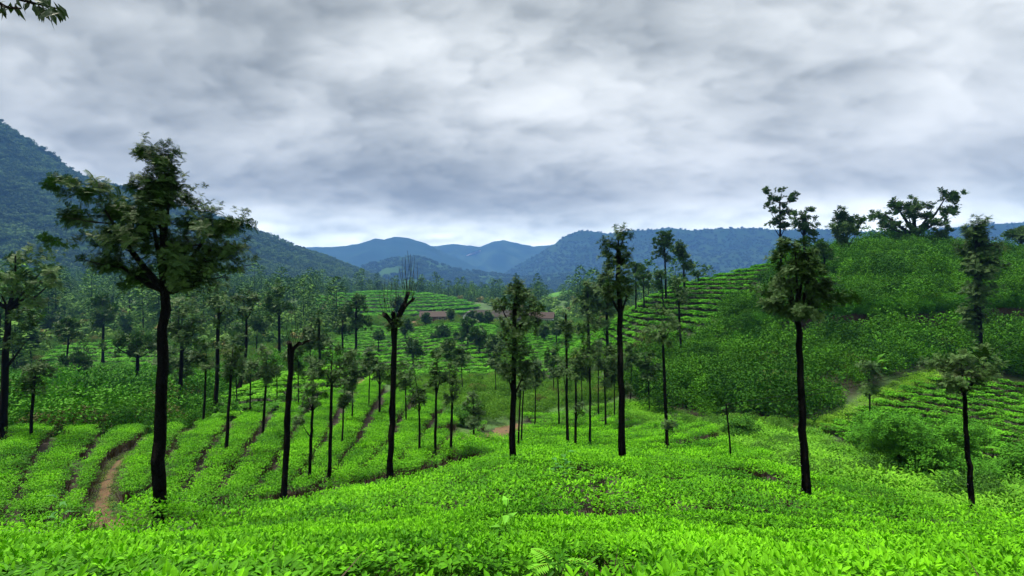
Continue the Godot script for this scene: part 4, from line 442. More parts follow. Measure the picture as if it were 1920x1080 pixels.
# ------------------------------------------------------------------ the lie of the land
# a thin-plate surface through the survey, seen as slope over bearing and distance so that near ground keeps its detail
func survey() -> void:
	var m := SURVEY.size()
	var px := PackedFloat64Array()
	var py := PackedFloat64Array()
	var rhs := PackedFloat64Array()
	for p in SURVEY:
		var d: float = -p[2]
		px.append(p[0] / d * 1.6)
		py.append(log(d))
		rhs.append((p[1] - EYE) / d)
	var size := m + 3
	var rows := []
	for a in size:
		var row := PackedFloat64Array()
		row.resize(size + 1)
		if a < m:
			for b in m:
				var dx := px[a] - px[b]
				var dy := py[a] - py[b]
				var r2 := dx * dx + dy * dy
				row[b] = 0.0 if r2 < 1e-12 else r2 * log(r2)
			row[a] += 0.004
			row[m] = 1.0
			row[m + 1] = px[a]
			row[m + 2] = py[a]
			row[size] = rhs[a]
		else:
			for b in m:
				row[b] = 1.0 if a == m else px[b] if a == m + 1 else py[b]
		rows.append(row)
	for k in size:
		var best := k
		for a in range(k + 1, size):
			if absf(rows[a][k]) > absf(rows[best][k]):
				best = a
		var swap = rows[k]
		rows[k] = rows[best]
		rows[best] = swap
		var pivot: PackedFloat64Array = rows[k]
		for a in range(k + 1, size):
			var row: PackedFloat64Array = rows[a]
			var f := row[k] / pivot[k]
			if f == 0.0:
				continue
			for b in range(k, size + 1):
				row[b] -= f * pivot[b]
			rows[a] = row
	var w := PackedFloat64Array()
	w.resize(size)
	for k in range(size - 1, -1, -1):
		var row: PackedFloat64Array = rows[k]
		var s := row[size]
		for b in range(k + 1, size):
			s -= row[b] * w[b]
		w[k] = s / row[k]
	lay.resize(NT * ND)
	for a in NT:
		var x := lerpf(-T_MOST, T_MOST, a / float(NT - 1)) * 1.6
		for b in ND:
			var y := lerpf(log(D_LEAST), log(D_MOST), b / float(ND - 1))
			var s := w[m] + w[m + 1] * x + w[m + 2] * y
			for k in m:
				var dx := x - px[k]
				var dy := y - py[k]
				var r2 := dx * dx + dy * dy + 1e-12
				s += w[k] * r2 * log(r2)
			lay[a * ND + b] = s

func height(x: float, z: float) -> float:
	var d := maxf(-z, D_LEAST)
	var fa := clampf((x / d + T_MOST) / (2.0 * T_MOST), 0.0, 1.0) * (NT - 1)
	var fb := clampf((log(d) - log(D_LEAST)) / (log(D_MOST) - log(D_LEAST)), 0.0, 1.0) * (ND - 1)
	var a := mini(int(fa), NT - 2)
	var b := mini(int(fb), ND - 2)
	fa -= a
	fb -= b
	var i := a * ND + b
	var y := EYE + d * lerpf(lerpf(lay[i], lay[i + 1], fb), lerpf(lay[i + ND], lay[i + ND + 1], fb), fa)
	# the cut bank of the track that crosses the shrubby hill
	if d > 48.0 and d < 77.0 and x > 20.0:
		var e := d + 1.2 * sin(x * 0.21) - 0.05 * x
		y += smoothstep(20.0, 27.0, x) * 2.4 * (smoothstep(52.0, 52.5, e) - smoothstep(54.5, 72.0, e))
	return y

func slope_at(x: float, z: float, e: float) -> Vector3:
	return Vector3(height(x - e, z) - height(x + e, z), 2.0 * e, height(x, z - e) - height(x, z + e)).normalized()

# ------------------------------------------------------------------ sky
func bearing(px: float, py: float) -> Vector2:
	return Vector2(atan((px - 960.0) / 1037.0), atan((540.0 - py) / sqrt(1037.0 * 1037.0 + (px - 960.0) * (px - 960.0))))

func cloud_picture() -> ImageTexture:
	var w := 2048
	var h := 1024
	var big := FastNoiseLite.new()
	big.seed = 12
	big.frequency = 0.42
	big.fractal_octaves = 4
	big.fractal_gain = 0.42
	var small := FastNoiseLite.new()
	small.seed = 4
	small.frequency = 1.25
	small.fractal_octaves = 4
	var bend := FastNoiseLite.new()
	bend.seed = 21
	bend.frequency = 0.5
	bend.fractal_octaves = 2
	# banks of thicker and thinner cloud: bearing, height, half sizes, lighter or darker
	var banks := []
	for q in [[560, 402, 210, 40, 0.62], [760, 425, 120, 26, 0.42], [930, 405, 130, 30, 0.28], [1010, 440, 90, 18, 0.35], [770, 100, 210, 120, -0.30], [980, 20, 200, 60, -0.12], [1200, 405, 160, 26, 0.30], [1480, 335, 220, 44, 0.30], [1850, 305, 110, 45, 0.36], [1700, 385, 160, 30, 0.30], [920, 190, 180, 70, 0.10], [1160, 190, 140, 60, 0.08], [40, 40, 160, 70, 0.10],
			[130, 230, 260, 60, -0.20], [420, 290, 240, 40, -0.20], [330, 150, 200, 70, -0.10], [690, 335, 230, 30, -0.22], [1610, 235, 150, 46, -0.24], [1240, 300, 200, 30, -0.12], [1800, 100, 240, 80, -0.22], [1500, 90, 160, 50, -0.10], [560, 60, 180, 50, -0.10], [1050, 360, 110, 22, -0.16], [1090, 70, 200, 60, -0.10], [800, 90, 140, 50, -0.04]]:
		var at := bearing(q[0], q[1])
		banks.append([at.x, at.y, q[2] / 1037.0, q[3] / 1037.0, q[4]])
	var data := PackedFloat32Array()
	data.resize(w * h * 3)
	data.fill(0.12)
	for y in h / 2:
		var up := (0.5 - (y + 0.5) / h) * PI
		var cu := cos(up)
		var su := sin(up)
		var far := 1.0 / (su + 0.36)
		var lift := (1.0 + 1.3 * su + 3.6 * smoothstep(0.17, 0.03, up)) / 1.5          # an overcast sky brightens towards the zenith
		var mist := smoothstep(0.20, 0.0, up)
		for x in w:
			var round := ((x + 0.5) / w - 0.5) * TAU
			var qx := sin(round) * cu * far
			var qz := -cos(round) * cu * far
			var bx := bend.get_noise_2d(qx, qz) * 0.6
			var n := big.get_noise_2d(qx * 1.25 + bx, qz * 1.5 - bx) * 0.70
			var puff := small.get_noise_2d(qx * 1.9 + bx * 0.6, qz * 2.6 + bx * 0.6)
			var lump := small.get_noise_2d(qx * 4.2 + 9.0 + puff * 0.5, qz * 6.0 + n * 0.5)
			n += puff * 0.30 + lump * 0.20 + (0.2 - absf(lump)) * 0.10 + small.get_noise_2d(qx * 11.0 + lump, qz * 15.0) * 0.07
			var b := 0.47 + 0.80 * n
			var thin := 0.0                              # where the cloud is thin the light behind comes through
			if absf(round) < 1.0 and up < 0.6:
				for k in banks:
					var ex: float = (round - k[0]) / k[2]
					var ey: float = (up - k[1]) / k[3]
					var e := ex * ex + ey * ey
					if e < 4.0:
						if k[4] > 0.25:
							thin += k[4] * exp(-1.3 * e) * clampf(0.7 + 2.2 * n, 0.2, 1.6)
						b += 1.3 * k[4] * exp(-1.3 * e) * (1.0 + 1.6 * n)
			var soft := clampf(b, 0.0, 1.0)
			b = lerpf(clampf(b, 0.0, 1.1), soft * soft * (3.0 - 2.0 * soft), 0.6)
			b = lerpf(b, 0.8, mist * 0.25)
			var light := lift * lerpf(0.185, 0.74, b) * (1.0 + 1.1 * thin)
			var i := (y * w + x) * 3
			data[i] = light * lerpf(0.93, 0.98, b)
			data[i + 1] = light * lerpf(1.0, 1.0, b)
			data[i + 2] = light * lerpf(1.0, 0.99, b) * lerpf(1.0, 0.9, mist)
	return ImageTexture.create_from_image(Image.create_from_data(w, h, false, Image.FORMAT_RGBF, data.to_byte_array()))

# ------------------------------------------------------------------ materials
func grain(seed_: int, freq: float, low: Color, high: Color, octaves := 4) -> NoiseTexture2D:
	var t := NoiseTexture2D.new()
	t.width = 512
	t.height = 512
	t.seamless = true
	var f := FastNoiseLite.new()
	f.seed = seed_
	f.frequency = freq
	f.fractal_octaves = octaves
	t.noise = f
	var g := Gradient.new()
	g.set_color(0, low)
	g.set_color(1, high)
	t.color_ramp = g
	return t

func foliage(rough: float, through: Color, shine := 0.4) -> StandardMaterial3D:
	var m := StandardMaterial3D.new()
	m.vertex_color_use_as_albedo = true
	m.cull_mode = BaseMaterial3D.CULL_DISABLED
	m.roughness = rough
	m.metallic_specular = shine
	m.backlight_enabled = true
	m.backlight = through
	return m

func make_materials() -> void:
	mats.tea = foliage(0.6, Color(0.50, 0.60, 0.18), 0.22)
	mats.oak = foliage(0.6, Color(0.38, 0.5, 0.16), 0.3)
	mats.bush = foliage(0.7, Color(0.36, 0.46, 0.14), 0.2)
	mats.forest = foliage(0.8, Color(0.3, 0.36, 0.15), 0.2)
	mats.thick = foliage(0.45, Color(0.10, 0.12, 0.05), 0.4)
	var g := StandardMaterial3D.new()
	g.vertex_color_use_as_albedo = true
	g.roughness = 0.95
	g.albedo_texture = grain(2, 0.03, Color(0.66, 0.66, 0.62), Color(1, 1, 1))
	g.uv1_triplanar = true
	g.uv1_world_triplanar = true
	g.uv1_scale = Vector3.ONE * 0.4
	g.heightmap_enabled = false
	mats.ground = g
	var p: StandardMaterial3D = g.duplicate()
	p.albedo_texture = grain(6, 0.09, Color(0.30, 0.27, 0.22), Color(1, 1, 1), 6)
	p.uv1_scale = Vector3.ONE * 0.8
	mats.path = p
	var b := StandardMaterial3D.new()
	b.vertex_color_use_as_albedo = true
	b.roughness = 0.95
	b.albedo_texture = grain(9, 0.06, Color(0.3, 0.28, 0.26), Color(1, 1, 1))
	b.heightmap_enabled = true
	b.heightmap_texture = grain(12, 0.05, Color.BLACK, Color.WHITE)
	b.heightmap_scale = 3.0
	b.uv1_triplanar = true
	b.uv1_scale = Vector3(2.2, 0.7, 2.2)
	mats.bark = b
	var far := StandardMaterial3D.new()
	far.vertex_color_use_as_albedo = true
	far.roughness = 1.0
	far.metallic_specular = 0.1
	mats.far = far
	var wall := StandardMaterial3D.new()
	wall.vertex_color_use_as_albedo = true
	wall.roughness = 0.9
	mats.wall = wall

# ------------------------------------------------------------------ leaf and bush meshes
func make_meshes() -> void:
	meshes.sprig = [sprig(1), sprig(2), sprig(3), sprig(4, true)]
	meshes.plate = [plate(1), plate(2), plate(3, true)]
	meshes.hedge = [hedge(1), hedge(2)]
	meshes.frame = tea_frame(1)
	meshes.tuft = [feather_tuft(1, true), feather_tuft(2, true)]
	meshes.far_tuft = [feather_tuft(3, false), feather_tuft(4, false)]
	meshes.leafy = [leaf_tuft(1), leaf_tuft(2)]
	meshes.shrub = [shrub(1), shrub(2), shrub(3)]
	meshes.crown = [round_crown(1), round_crown(2)]
	meshes.forest_tree = [forest_tree(1), forest_tree(2), forest_tree(3)]
	meshes.herb = [herb(1), herb(2)]

# one tea shoot: a bud with two young leaves above a few older ones
func sprig(k: int, mature := false) -> ArrayMesh:
	var s := Shape.new()
	var r := RandomNumberGenerator.new()
	r.seed = 40 + k
	for j in 13:
		var young := j < 6 and not mature
		var a := j * 2.4 + r.randf_range(-0.4, 0.4)
		var rise := r.randf_range(0.35, 1.25) if young else r.randf_range(-0.1, 0.6)
		var out := Vector3(cos(a) * cos(rise), sin(rise), sin(a) * cos(rise))
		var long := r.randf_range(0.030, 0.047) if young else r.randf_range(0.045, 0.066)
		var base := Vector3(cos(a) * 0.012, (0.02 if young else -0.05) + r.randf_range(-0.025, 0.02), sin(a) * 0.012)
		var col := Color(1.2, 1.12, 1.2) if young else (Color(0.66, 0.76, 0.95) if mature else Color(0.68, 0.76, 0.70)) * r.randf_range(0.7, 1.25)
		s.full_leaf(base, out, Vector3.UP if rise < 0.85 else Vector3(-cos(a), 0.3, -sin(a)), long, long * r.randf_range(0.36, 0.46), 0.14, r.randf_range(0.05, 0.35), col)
	return s.mesh()

# a patch of clipped tea, about half a metre across
func plate(k: int, mature := false) -> ArrayMesh:
	var s := Shape.new()
	var r := RandomNumberGenerator.new()
	r.seed = 60 + k
	for j in 40:
		var a := r.randf() * TAU
		var q := sqrt(r.randf()) * 0.22
		var young := r.randf() < 0.55 and not mature
		var b := r.randf() * TAU
		var rise := r.randf_range(0.5, 1.2) if young else r.randf_range(-0.1, 0.5)
		var out := Vector3(cos(b) * cos(rise), sin(rise), sin(b) * cos(rise))
		var base := Vector3(cos(a) * q, r.randf_range(-0.02, 0.03) if young else r.randf_range(-0.10, 0.0), sin(a) * q)
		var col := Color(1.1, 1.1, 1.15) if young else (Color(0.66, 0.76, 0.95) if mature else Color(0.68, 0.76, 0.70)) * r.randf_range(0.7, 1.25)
		s.leaf(base, out, Vector3.UP if rise < 0.9 else Vector3(-cos(b), 0.4, -sin(b)), r.randf_range(0.06, 0.09), 0.034, 0.15, 0.15, col)
	return s.mesh()

# a stretch of clipped hedge for the terraces, about a metre across
func hedge(k: int) -> ArrayMesh:
	var s := Shape.new()
	var r := RandomNumberGenerator.new()
	r.seed = 80 + k
	for j in 96:
		var a := r.randf() * TAU
		var q := sqrt(r.randf())
		var flank := false
		var y := 0.66 - 0.05 * pow(q, 5.0) - r.randf() * 0.10
		if flank:
			q = r.randf_range(0.8, 1.0)
			y = r.randf_range(0.3, 0.55)
		var b := r.randf() * TAU if not flank else a + r.randf_range(-0.7, 0.7)
		var rise := r.randf_range(0.0, 0.8) if not flank else r.randf_range(-0.6, 0.5)
		var out := Vector3(cos(b) * cos(rise), sin(rise), sin(b) * cos(rise))
		s.leaf(Vector3(cos(a) * q * 0.5, y, sin(a) * q * 0.5) - out * 0.09, out, Vector3.UP, 0.19, 0.13, 0.12, 0.1, Color.WHITE * r.randf_range(0.75, 1.15))
	return s.mesh()

# the bare woody frame of a tea bush under its clipped table
func tea_frame(k: int) -> ArrayMesh:
	var s := Shape.new()
	var r := RandomNumberGenerator.new()
	r.seed = 240 + k
	for j in 16:
		var a := j * 2.4
		var q := sqrt(r.randf()) * 0.42
		var tip := Vector3(cos(a) * q, r.randf_range(0.42, 0.56), sin(a) * q)
		var c := Color(0.085, 0.062, 0.042) * r.randf_range(0.7, 1.3)
		s.blade(Vector3(cos(a), 0, sin(a)) * 0.05 - Vector3(0, 0.1, 0), tip, Vector3(sin(a), 0, -cos(a)) * 0.014, c)
		s.blade(tip * 0.6, tip * 0.75 + Vector3(r.randfn() * 0.12, 0.14, r.randfn() * 0.12), Vector3(cos(a), 0.2, sin(a)) * 0.010, c)
	return s.mesh()

# fern-like leaves of a silver oak round a twig end
func feather_tuft(k: int, near: bool) -> ArrayMesh:
	var s := Shape.new()
	var r := RandomNumberGenerator.new()
	r.seed = 100 + k
	var fronds := 9 if near else 8
	for f in fronds:
		var a := f * 2.4 + r.randf_range(-0.4, 0.4)
		var rise := r.randf_range(0.0, 1.4)
		var out := Vector3(cos(a) * cos(rise), sin(rise), sin(a) * cos(rise))
		var side := out.cross(Vector3.UP).normalized()
		var long := r.randf_range(0.8, 1.25)
		var tone := Color.WHITE * r.randf_range(0.7, 1.25)
		tone.a = 1.0
		if near:
			for j in 7:
				var t := (j + 1.0) / 7.5
				var at := out * long * t - Vector3.UP * 0.28 * long * t * t
				var reach := 0.36 * (1.0 - 0.55 * t) * long
				for e in [-1.0, 1.0]:
					var tip: Vector3 = at + side * e * reach + out * reach * 0.75 - Vector3.UP * reach * 0.25
					s.blade(at, tip, out.cross(side) * 0.025 + out * 0.035 - side * e * 0.03, tone)
			s.blade(Vector3.ZERO, out * long - Vector3.UP * 0.28 * long, side * 0.02, tone * 0.7)
		else:
			for j in 3:
				var t := j / 3.0
				var at := out * long * t - Vector3.UP * 0.2 * long * t * t
				for e in [-1.0, 1.0]:
					s.blade(at, at + side * e * 0.34 * long + out * 0.36 * long - Vector3.UP * 0.1, out * 0.11 - side * e * 0.06, tone)
	return s.mesh()

# broad leaves round a twig end
func leaf_tuft(k: int) -> ArrayMesh:
	var s := Shape.new()
	var r := RandomNumberGenerator.new()
	r.seed = 130 + k
	for j in 16:
		var a := j * 2.4
		var rise := r.randf_range(-0.3, 1.1)
		var out := Vector3(cos(a) * cos(rise), sin(rise), sin(a) * cos(rise))
		s.leaf(out * r.randf_range(0.1, 0.6), out, Vector3.UP + out * 0.01, r.randf_range(0.4, 0.65), r.randf_range(0.2, 0.3), 0.12, 0.25, Color.WHITE * r.randf_range(0.65, 1.25))
	return s.mesh()

# a whole shrub of many leaves, about one metre in radius
func shrub(k: int) -> ArrayMesh:
	var s := Shape.new()
	var r := RandomNumberGenerator.new()
	r.seed = 150 + k
	for b in 15:
		var a := r.randf() * TAU
		var q := sqrt(r.randf()) * 0.75
		var lobe := Vector3(cos(a) * q, r.randf_range(0.15, 0.95) * (1.0 - 0.45 * q), sin(a) * q)
		var big := r.randf_range(0.22, 0.42)
		var tone := r.randf_range(0.75, 1.2)
		for j in 120:
			var d := Vector3(r.randfn(), r.randfn() * 0.8 + 0.45, r.randfn()).normalized()
			var ahead := (d + Vector3(r.randfn(), r.randfn() * 0.5, r.randfn()) * 0.6).normalized()
			s.leaf(lobe + d * big * r.randf_range(0.75, 1.05), ahead, d, r.randf_range(0.055, 0.10), r.randf_range(0.028, 0.05), 0.1, 0.2, Color.WHITE * tone * r.randf_range(0.75, 1.2))
	return s.mesh()

# a tree crown seen from far off, one metre in radius
func round_crown(k: int) -> ArrayMesh:
	var s := Shape.new()
	var r := RandomNumberGenerator.new()
	r.seed = 170 + k
	for b in 9:
		var a := r.randf() * TAU
		var q := sqrt(r.randf()) * 0.7
		var lobe := Vector3(cos(a) * q, r.randf_range(-0.2, 0.7) * (1.0 - 0.4 * q), sin(a) * q)
		var big := r.randf_range(0.28, 0.46)
		var tone := r.randf_range(0.8, 1.2)
		for j in 18:
			var d := Vector3(r.randfn(), r.randfn() * 0.8 + 0.3, r.randfn()).normalized()
			var ahead := d.cross(Vector3(r.randfn(), r.randfn(), r.randfn())).normalized()
			s.leaf(lobe + d * big - ahead * 0.13, ahead, d, 0.28, 0.22, -0.1, 0.1, Color.WHITE * tone * r.randf_range(0.75, 1.2))
	return s.mesh()

# a slim plantation tree seen from far off, one metre tall
func forest_tree(k: int) -> ArrayMesh:
	var s := Shape.new()
	var r := RandomNumberGenerator.new()
	r.seed = 190 + k
	for q in 3:
		var a := q * TAU / 3
		s.blade(Vector3(0, -0.05, 0), Vector3(0, 0.9, 0), Vector3(cos(a), 0, sin(a)) * 0.012, Color(0.35, 0.22, 0.3))
	var low := [0.25, 0.12, 0.35][k % 3] as float
	for j in 170:
		var y := r.randf_range(low, 1.0)
		var t := (y - low) / (1.0 - low)
		var wide := (0.19 if k % 3 != 1 else 0.26) * sin(PI * clampf(0.12 + t * 0.85, 0, 1)) * sqrt(r.randf())
		var a := r.randf() * TAU
		var d := Vector3(cos(a), r.randf_range(-0.1, 0.7), sin(a)).normalized()
		s.leaf(Vector3(cos(a) * wide, y - 0.03, sin(a) * wide), d, Vector3.UP, 0.10, 0.075, 0.15, 0.2, Color.WHITE * r.randf_range(0.65, 1.25))
	return s.mesh()

# a low weed
func herb(k: int) -> ArrayMesh:
	var s := Shape.new()
	var r := RandomNumberGenerator.new()
	r.seed = 210 + k
	for j in 40:
		var a := r.randf() * TAU
		var q := sqrt(r.randf()) * 0.3
		var rise := r.randf_range(0.2, 1.3)
		var out := Vector3(cos(a) * cos(rise), sin(rise), sin(a) * cos(rise))
		s.leaf(Vector3(cos(a) * q, r.randf_range(0.0, 0.25), sin(a) * q), out, Vector3.UP + out * 0.05, r.randf_range(0.08, 0.15), r.randf_range(0.03, 0.06), 0.12, 0.3, Color.WHITE * r.randf_range(0.7, 1.2))
	return s.mesh()

# ------------------------------------------------------------------ ground
func ground_sheet() -> void:
	var xs := PackedFloat32Array()
	var zs := PackedFloat32Array()
	for k in range(-165, 166):
		xs.append(7.0 * sinh(k * 7.0 / 165.0) * 1.3)
	for k in range(-60, 215):
		zs.append(-6.0 * sinh(k * 7.55 / 214.0))
	var s := Shape.new()
	var near := outline("near_tea")
	var slope := outline("slope_tea")
	var soil := Color(0.036, 0.024, 0.014)
	var grass := Color(0.065, 0.18, 0.018)
	var wood := Color(0.030, 0.070, 0.016)
	var teas := []
	for q in ["hump_tea", "right_tea", "hill_tea", "middle_tea", "facing_tea", "dome_tea", "valley_tea", "far_right_tea"]:
		teas.append(outline(q))
	var weeds := [outline("weeds"), outline("grass_strip")]
	var thick := outline("shrub_slope")
	for z in zs:
		for x in xs:
			var y := height(x, z)
			var col := grass
			if z > -700.0 and absf(x) < 400.0:
				if inside(near, x, z) or inside(slope, x, z):
					col = soil
				else:
					var found := false
					for q in weeds:
						if inside(q, x, z):
							col = Color(0.10, 0.22, 0.025)
							found = true
							break
					if not found and inside(thick, x, z):
						found = true
						col = Color(0.034, 0.036, 0.012)
					if not found:
						for q in teas:
							if inside(q, x, z):
								col = Color(0.030, 0.050, 0.012)
								found = true
								break
					if not found:
						col = grass.lerp(wood, clampf(0.5 + 0.9 * broad.get_noise_2d(x * 0.3, z * 0.3), 0, 1))
						col = col.lerp(Color(0.13, 0.15, 0.03), clampf(broad.get_noise_2d(x * 0.2 + 90, z * 0.2) * 1.6 - 0.1, 0, 0.7))
			else:
				col = wood.lerp(Color(0.06, 0.12, 0.025), clampf(0.4 + broad.get_noise_2d(x * 0.03, z * 0.03), 0, 1))
			col = col * (1.0 + 0.25 * fine.get_noise_2d(x, z))
			if z > -120.0:
				y += 0.05 * fine.get_noise_2d(x, z)
			s.point(Vector3(x, y, z), col)
	var w := xs.size()
	for b in zs.size() - 1:
		for a in w - 1:
			var i := b * w + a
			s.quad(i, i + w, i + w + 1, i + 1)
	structure("ground", s.mesh(true), mats.ground)

# a mountain side from its crest line: front slope towards the viewer, back slope away
func mountain(called: String, step: float, front: float, back: float, foot: float, bulge: float, rough: float, low: Color, high: Color, seed_: int) -> Array:
	var line: Array = CREST[called]
	var crest := []
	for k in line.size() - 1:
		var a := Vector3(line[k][0], line[k][1], line[k][2])
		var b := Vector3(line[k + 1][0], line[k + 1][1], line[k + 1][2])
		var n := maxi(1, int(a.distance_to(b) / step))
		for j in n:
			crest.append(a.lerp(b, j / float(n)))
	var f := FastNoiseLite.new()
	f.seed = seed_
	f.frequency = 1.0 / (front * 0.5)
	f.fractal_octaves = 5
	f.fractal_type = FastNoiseLite.FRACTAL_RIDGED
	var patch := FastNoiseLite.new()
	patch.seed = seed_ + 1
	patch.frequency = 1.0 / (front * 0.22)
	patch.fractal_octaves = 4
	var rows := 44
	var s := Shape.new()
	for k in crest.size():
		var c: Vector3 = crest[k]
		var away := Vector3(c.x, 0, c.z).normalized()
		for j in rows:
			var t := (j - 12) / float(rows - 13)            # below 0 the back, 0 the crest, 1 the front foot
			var p: Vector3
			if t < 0:
				p = c + away * back * -t * 2.75
				p.y = lerpf(c.y, foot, smoothstep(0, 1, -t * 2.75 / 2.75 * 3.2))
			else:
				p = c - away * front * t
				p.y = lerpf(c.y, foot, pow(t, bulge))
			var wave := f.get_noise_2d(p.x, p.z)
			p.y += rough * wave * smoothstep(0.0, 0.25, absf(t)) * (1.0 - 0.6 * maxf(t, 0)) * maxf(20.0, c.y - foot)
			p.y += fine.get_noise_2d(p.x * 0.03, p.z * 0.03) * step * 0.12
			var m := clampf(0.45 + 0.9 * patch.get_noise_2d(p.x, p.z) + 0.25 * maxf(t, 0) - 0.1, 0, 1)
			s.point(p, low.lerp(high, m * m))
	for k in crest.size() - 1:
		for j in rows - 1:
			var i := k * rows + j
			s.quad(i, i + rows, i + rows + 1, i + 1)
	structure(called, s.mesh(true), mats.far)
	return [s.v, rows, s.c]

func wooded(called: String, label: String, side: Array, count: int, size: float, low: Color, high: Color, seed_: int, from := 8, to := 43, clear := 1.0) -> void:
	var v: PackedVector3Array = side[0]
	var rows: int = side[1]
	var r := RandomNumberGenerator.new()
	r.seed = seed_
	var many := [Copies.new(), Copies.new()]
	var cols := v.size() / rows
	for q in count:
		var a := r.randf() * (cols - 1.001)
		var b := r.randf_range(from, to - 0.001)
		var i := int(a) * rows + int(b)
		var p := v[i].lerp(v[i + rows], a - int(a)).lerp(v[i + 1].lerp(v[i + rows + 1], a - int(a)), b - int(b))
		if p.x < p.z * 1.1 or p.x > -p.z * 1.1 or side[2][i].g > clear:
			continue
		var tone := clampf(0.5 + broad.get_noise_2d(p.x * 0.08, p.z * 0.08) + r.randf_range(-0.3, 0.3), 0, 1)
		var big := size * r.randf_range(0.6, 1.25)
		many[q % 2].put(turned(r.randf() * TAU, 0.15 * r.randf(), r.randf() * TAU, big), p + Vector3.UP * big * 0.25, shade(low, high, tone))
	for k in 2:
		var o: Node3D = many[k].node(numbered(called), meshes.crown[k], mats.forest)
		add_child(o, true)
		tag(o, label + (", dark rounded crowns" if k == 0 else ", lighter crowns among them"), "forest")

func mountains() -> void:
	var dark := Color(0.014, 0.034, 0.014)
	var mid := Color(0.035, 0.075, 0.020)
	var left := mountain("left_mountain", 26.0, 640.0, 420.0, -10.0, 0.85, 0.16, dark, mid, 31)
	wooded("mountain_forest", "forest covering the steep mountain on the left", left, 17000, 6.5, Color(0.022, 0.055, 0.018), Color(0.075, 0.15, 0.034), 71)
	var right := mountain("right_ridge", 30.0, 1000.0, 500.0, -60.0, 0.62, 0.22, dark, Color(0.04, 0.075, 0.025), 33)
	wooded("ridge_forest", "forest on the long level ridge at right", right, 15000, 9.0, Color(0.014, 0.032, 0.014), Color(0.045, 0.085, 0.026), 72, 9, 40)
	mountain("middle_mountain", 34.0, 1100.0, 500.0, -60.0, 0.7, 0.2, dark, Color(0.03, 0.06, 0.02), 35)
	var distant := mountain("far_mountain", 34.0, 900.0, 500.0, -60.0, 0.7, 0.18, dark, Color(0.05, 0.09, 0.03), 37)
	var hill := mountain("foothill", 26.0, 900.0, 400.0, -58.0, 0.75, 0.2, Color(0.018, 0.042, 0.016), Color(0.045, 0.095, 0.022), 39)
	wooded("foothill_forest", "woods on the low foothills in the valley mouth", hill, 8000, 8.5, Color(0.016, 0.038, 0.015), Color(0.05, 0.10, 0.026), 73, 9, 40, 0.068)
	mountain("near_spur", 9.0, 150.0, 160.0, -22.0, 0.9, 0.1, Color(0.06, 0.16, 0.03), Color(0.14, 0.30, 0.045), 41)
	# the white waterfall on the far mountain
	var s := Shape.new()
	var fall := []
	var best := 0
	for k in distant[0].size() / distant[1]:
		var p: Vector3 = distant[0][k * distant[1] + 12]
		if absf(p.x / -p.z + 0.060) < absf(distant[0][best * distant[1] + 12].x / -distant[0][best * distant[1] + 12].z + 0.060):
			best = k
	for k in 4:
		fall.append(distant[0][(best - k) * distant[1] + 13 + k] + Vector3(0, 5, 6))
	s.tube(fall, [6.0, 9.0, 10.0, 6.0], 6, Color(0.8, 0.82, 0.84), 0.4, 3)
	var o := part(numbered("waterfall"), s.mesh(), mats.far, self)
	tag(o, "thin white waterfall streak on the far blue mountain", "waterfall")
	# bare rock on the left mountain and the right ridge
	for q in [[Vector3(-425.44, 47.58, -1290.00), 16.0, "pale bare rock face low on the left mountain, left of two"], [Vector3(-401.16, 41.67, -1300.00), 14.0, "pale bare rock face low on the left mountain, right of two"]]:
		var c := Shape.new()
		var r := RandomNumberGenerator.new()
		r.seed = int(q[1] * 7)
		for a in 7:
			for b in 5:
				c.point(Vector3((a - 3) * q[1] / 3.0 + r.randf_range(-2, 2), (b - 2) * q[1] * 0.28 + r.randf_range(-1.5, 1.5), r.randf_range(-3, 3) + absf(a - 3) * 1.2 - b * 2.0), Color(0.23, 0.25, 0.26) * r.randf_range(0.5, 1.2))
		for a in 6:
			for b in 4:
				var i := a * 5 + b
				c.quad(i, i + 1, i + 6, i + 5)
		var rock := part(numbered("rock_face"), c.mesh(), mats.far, self)
		rock.position = q[0]
		tag(rock, q[2], "rock")

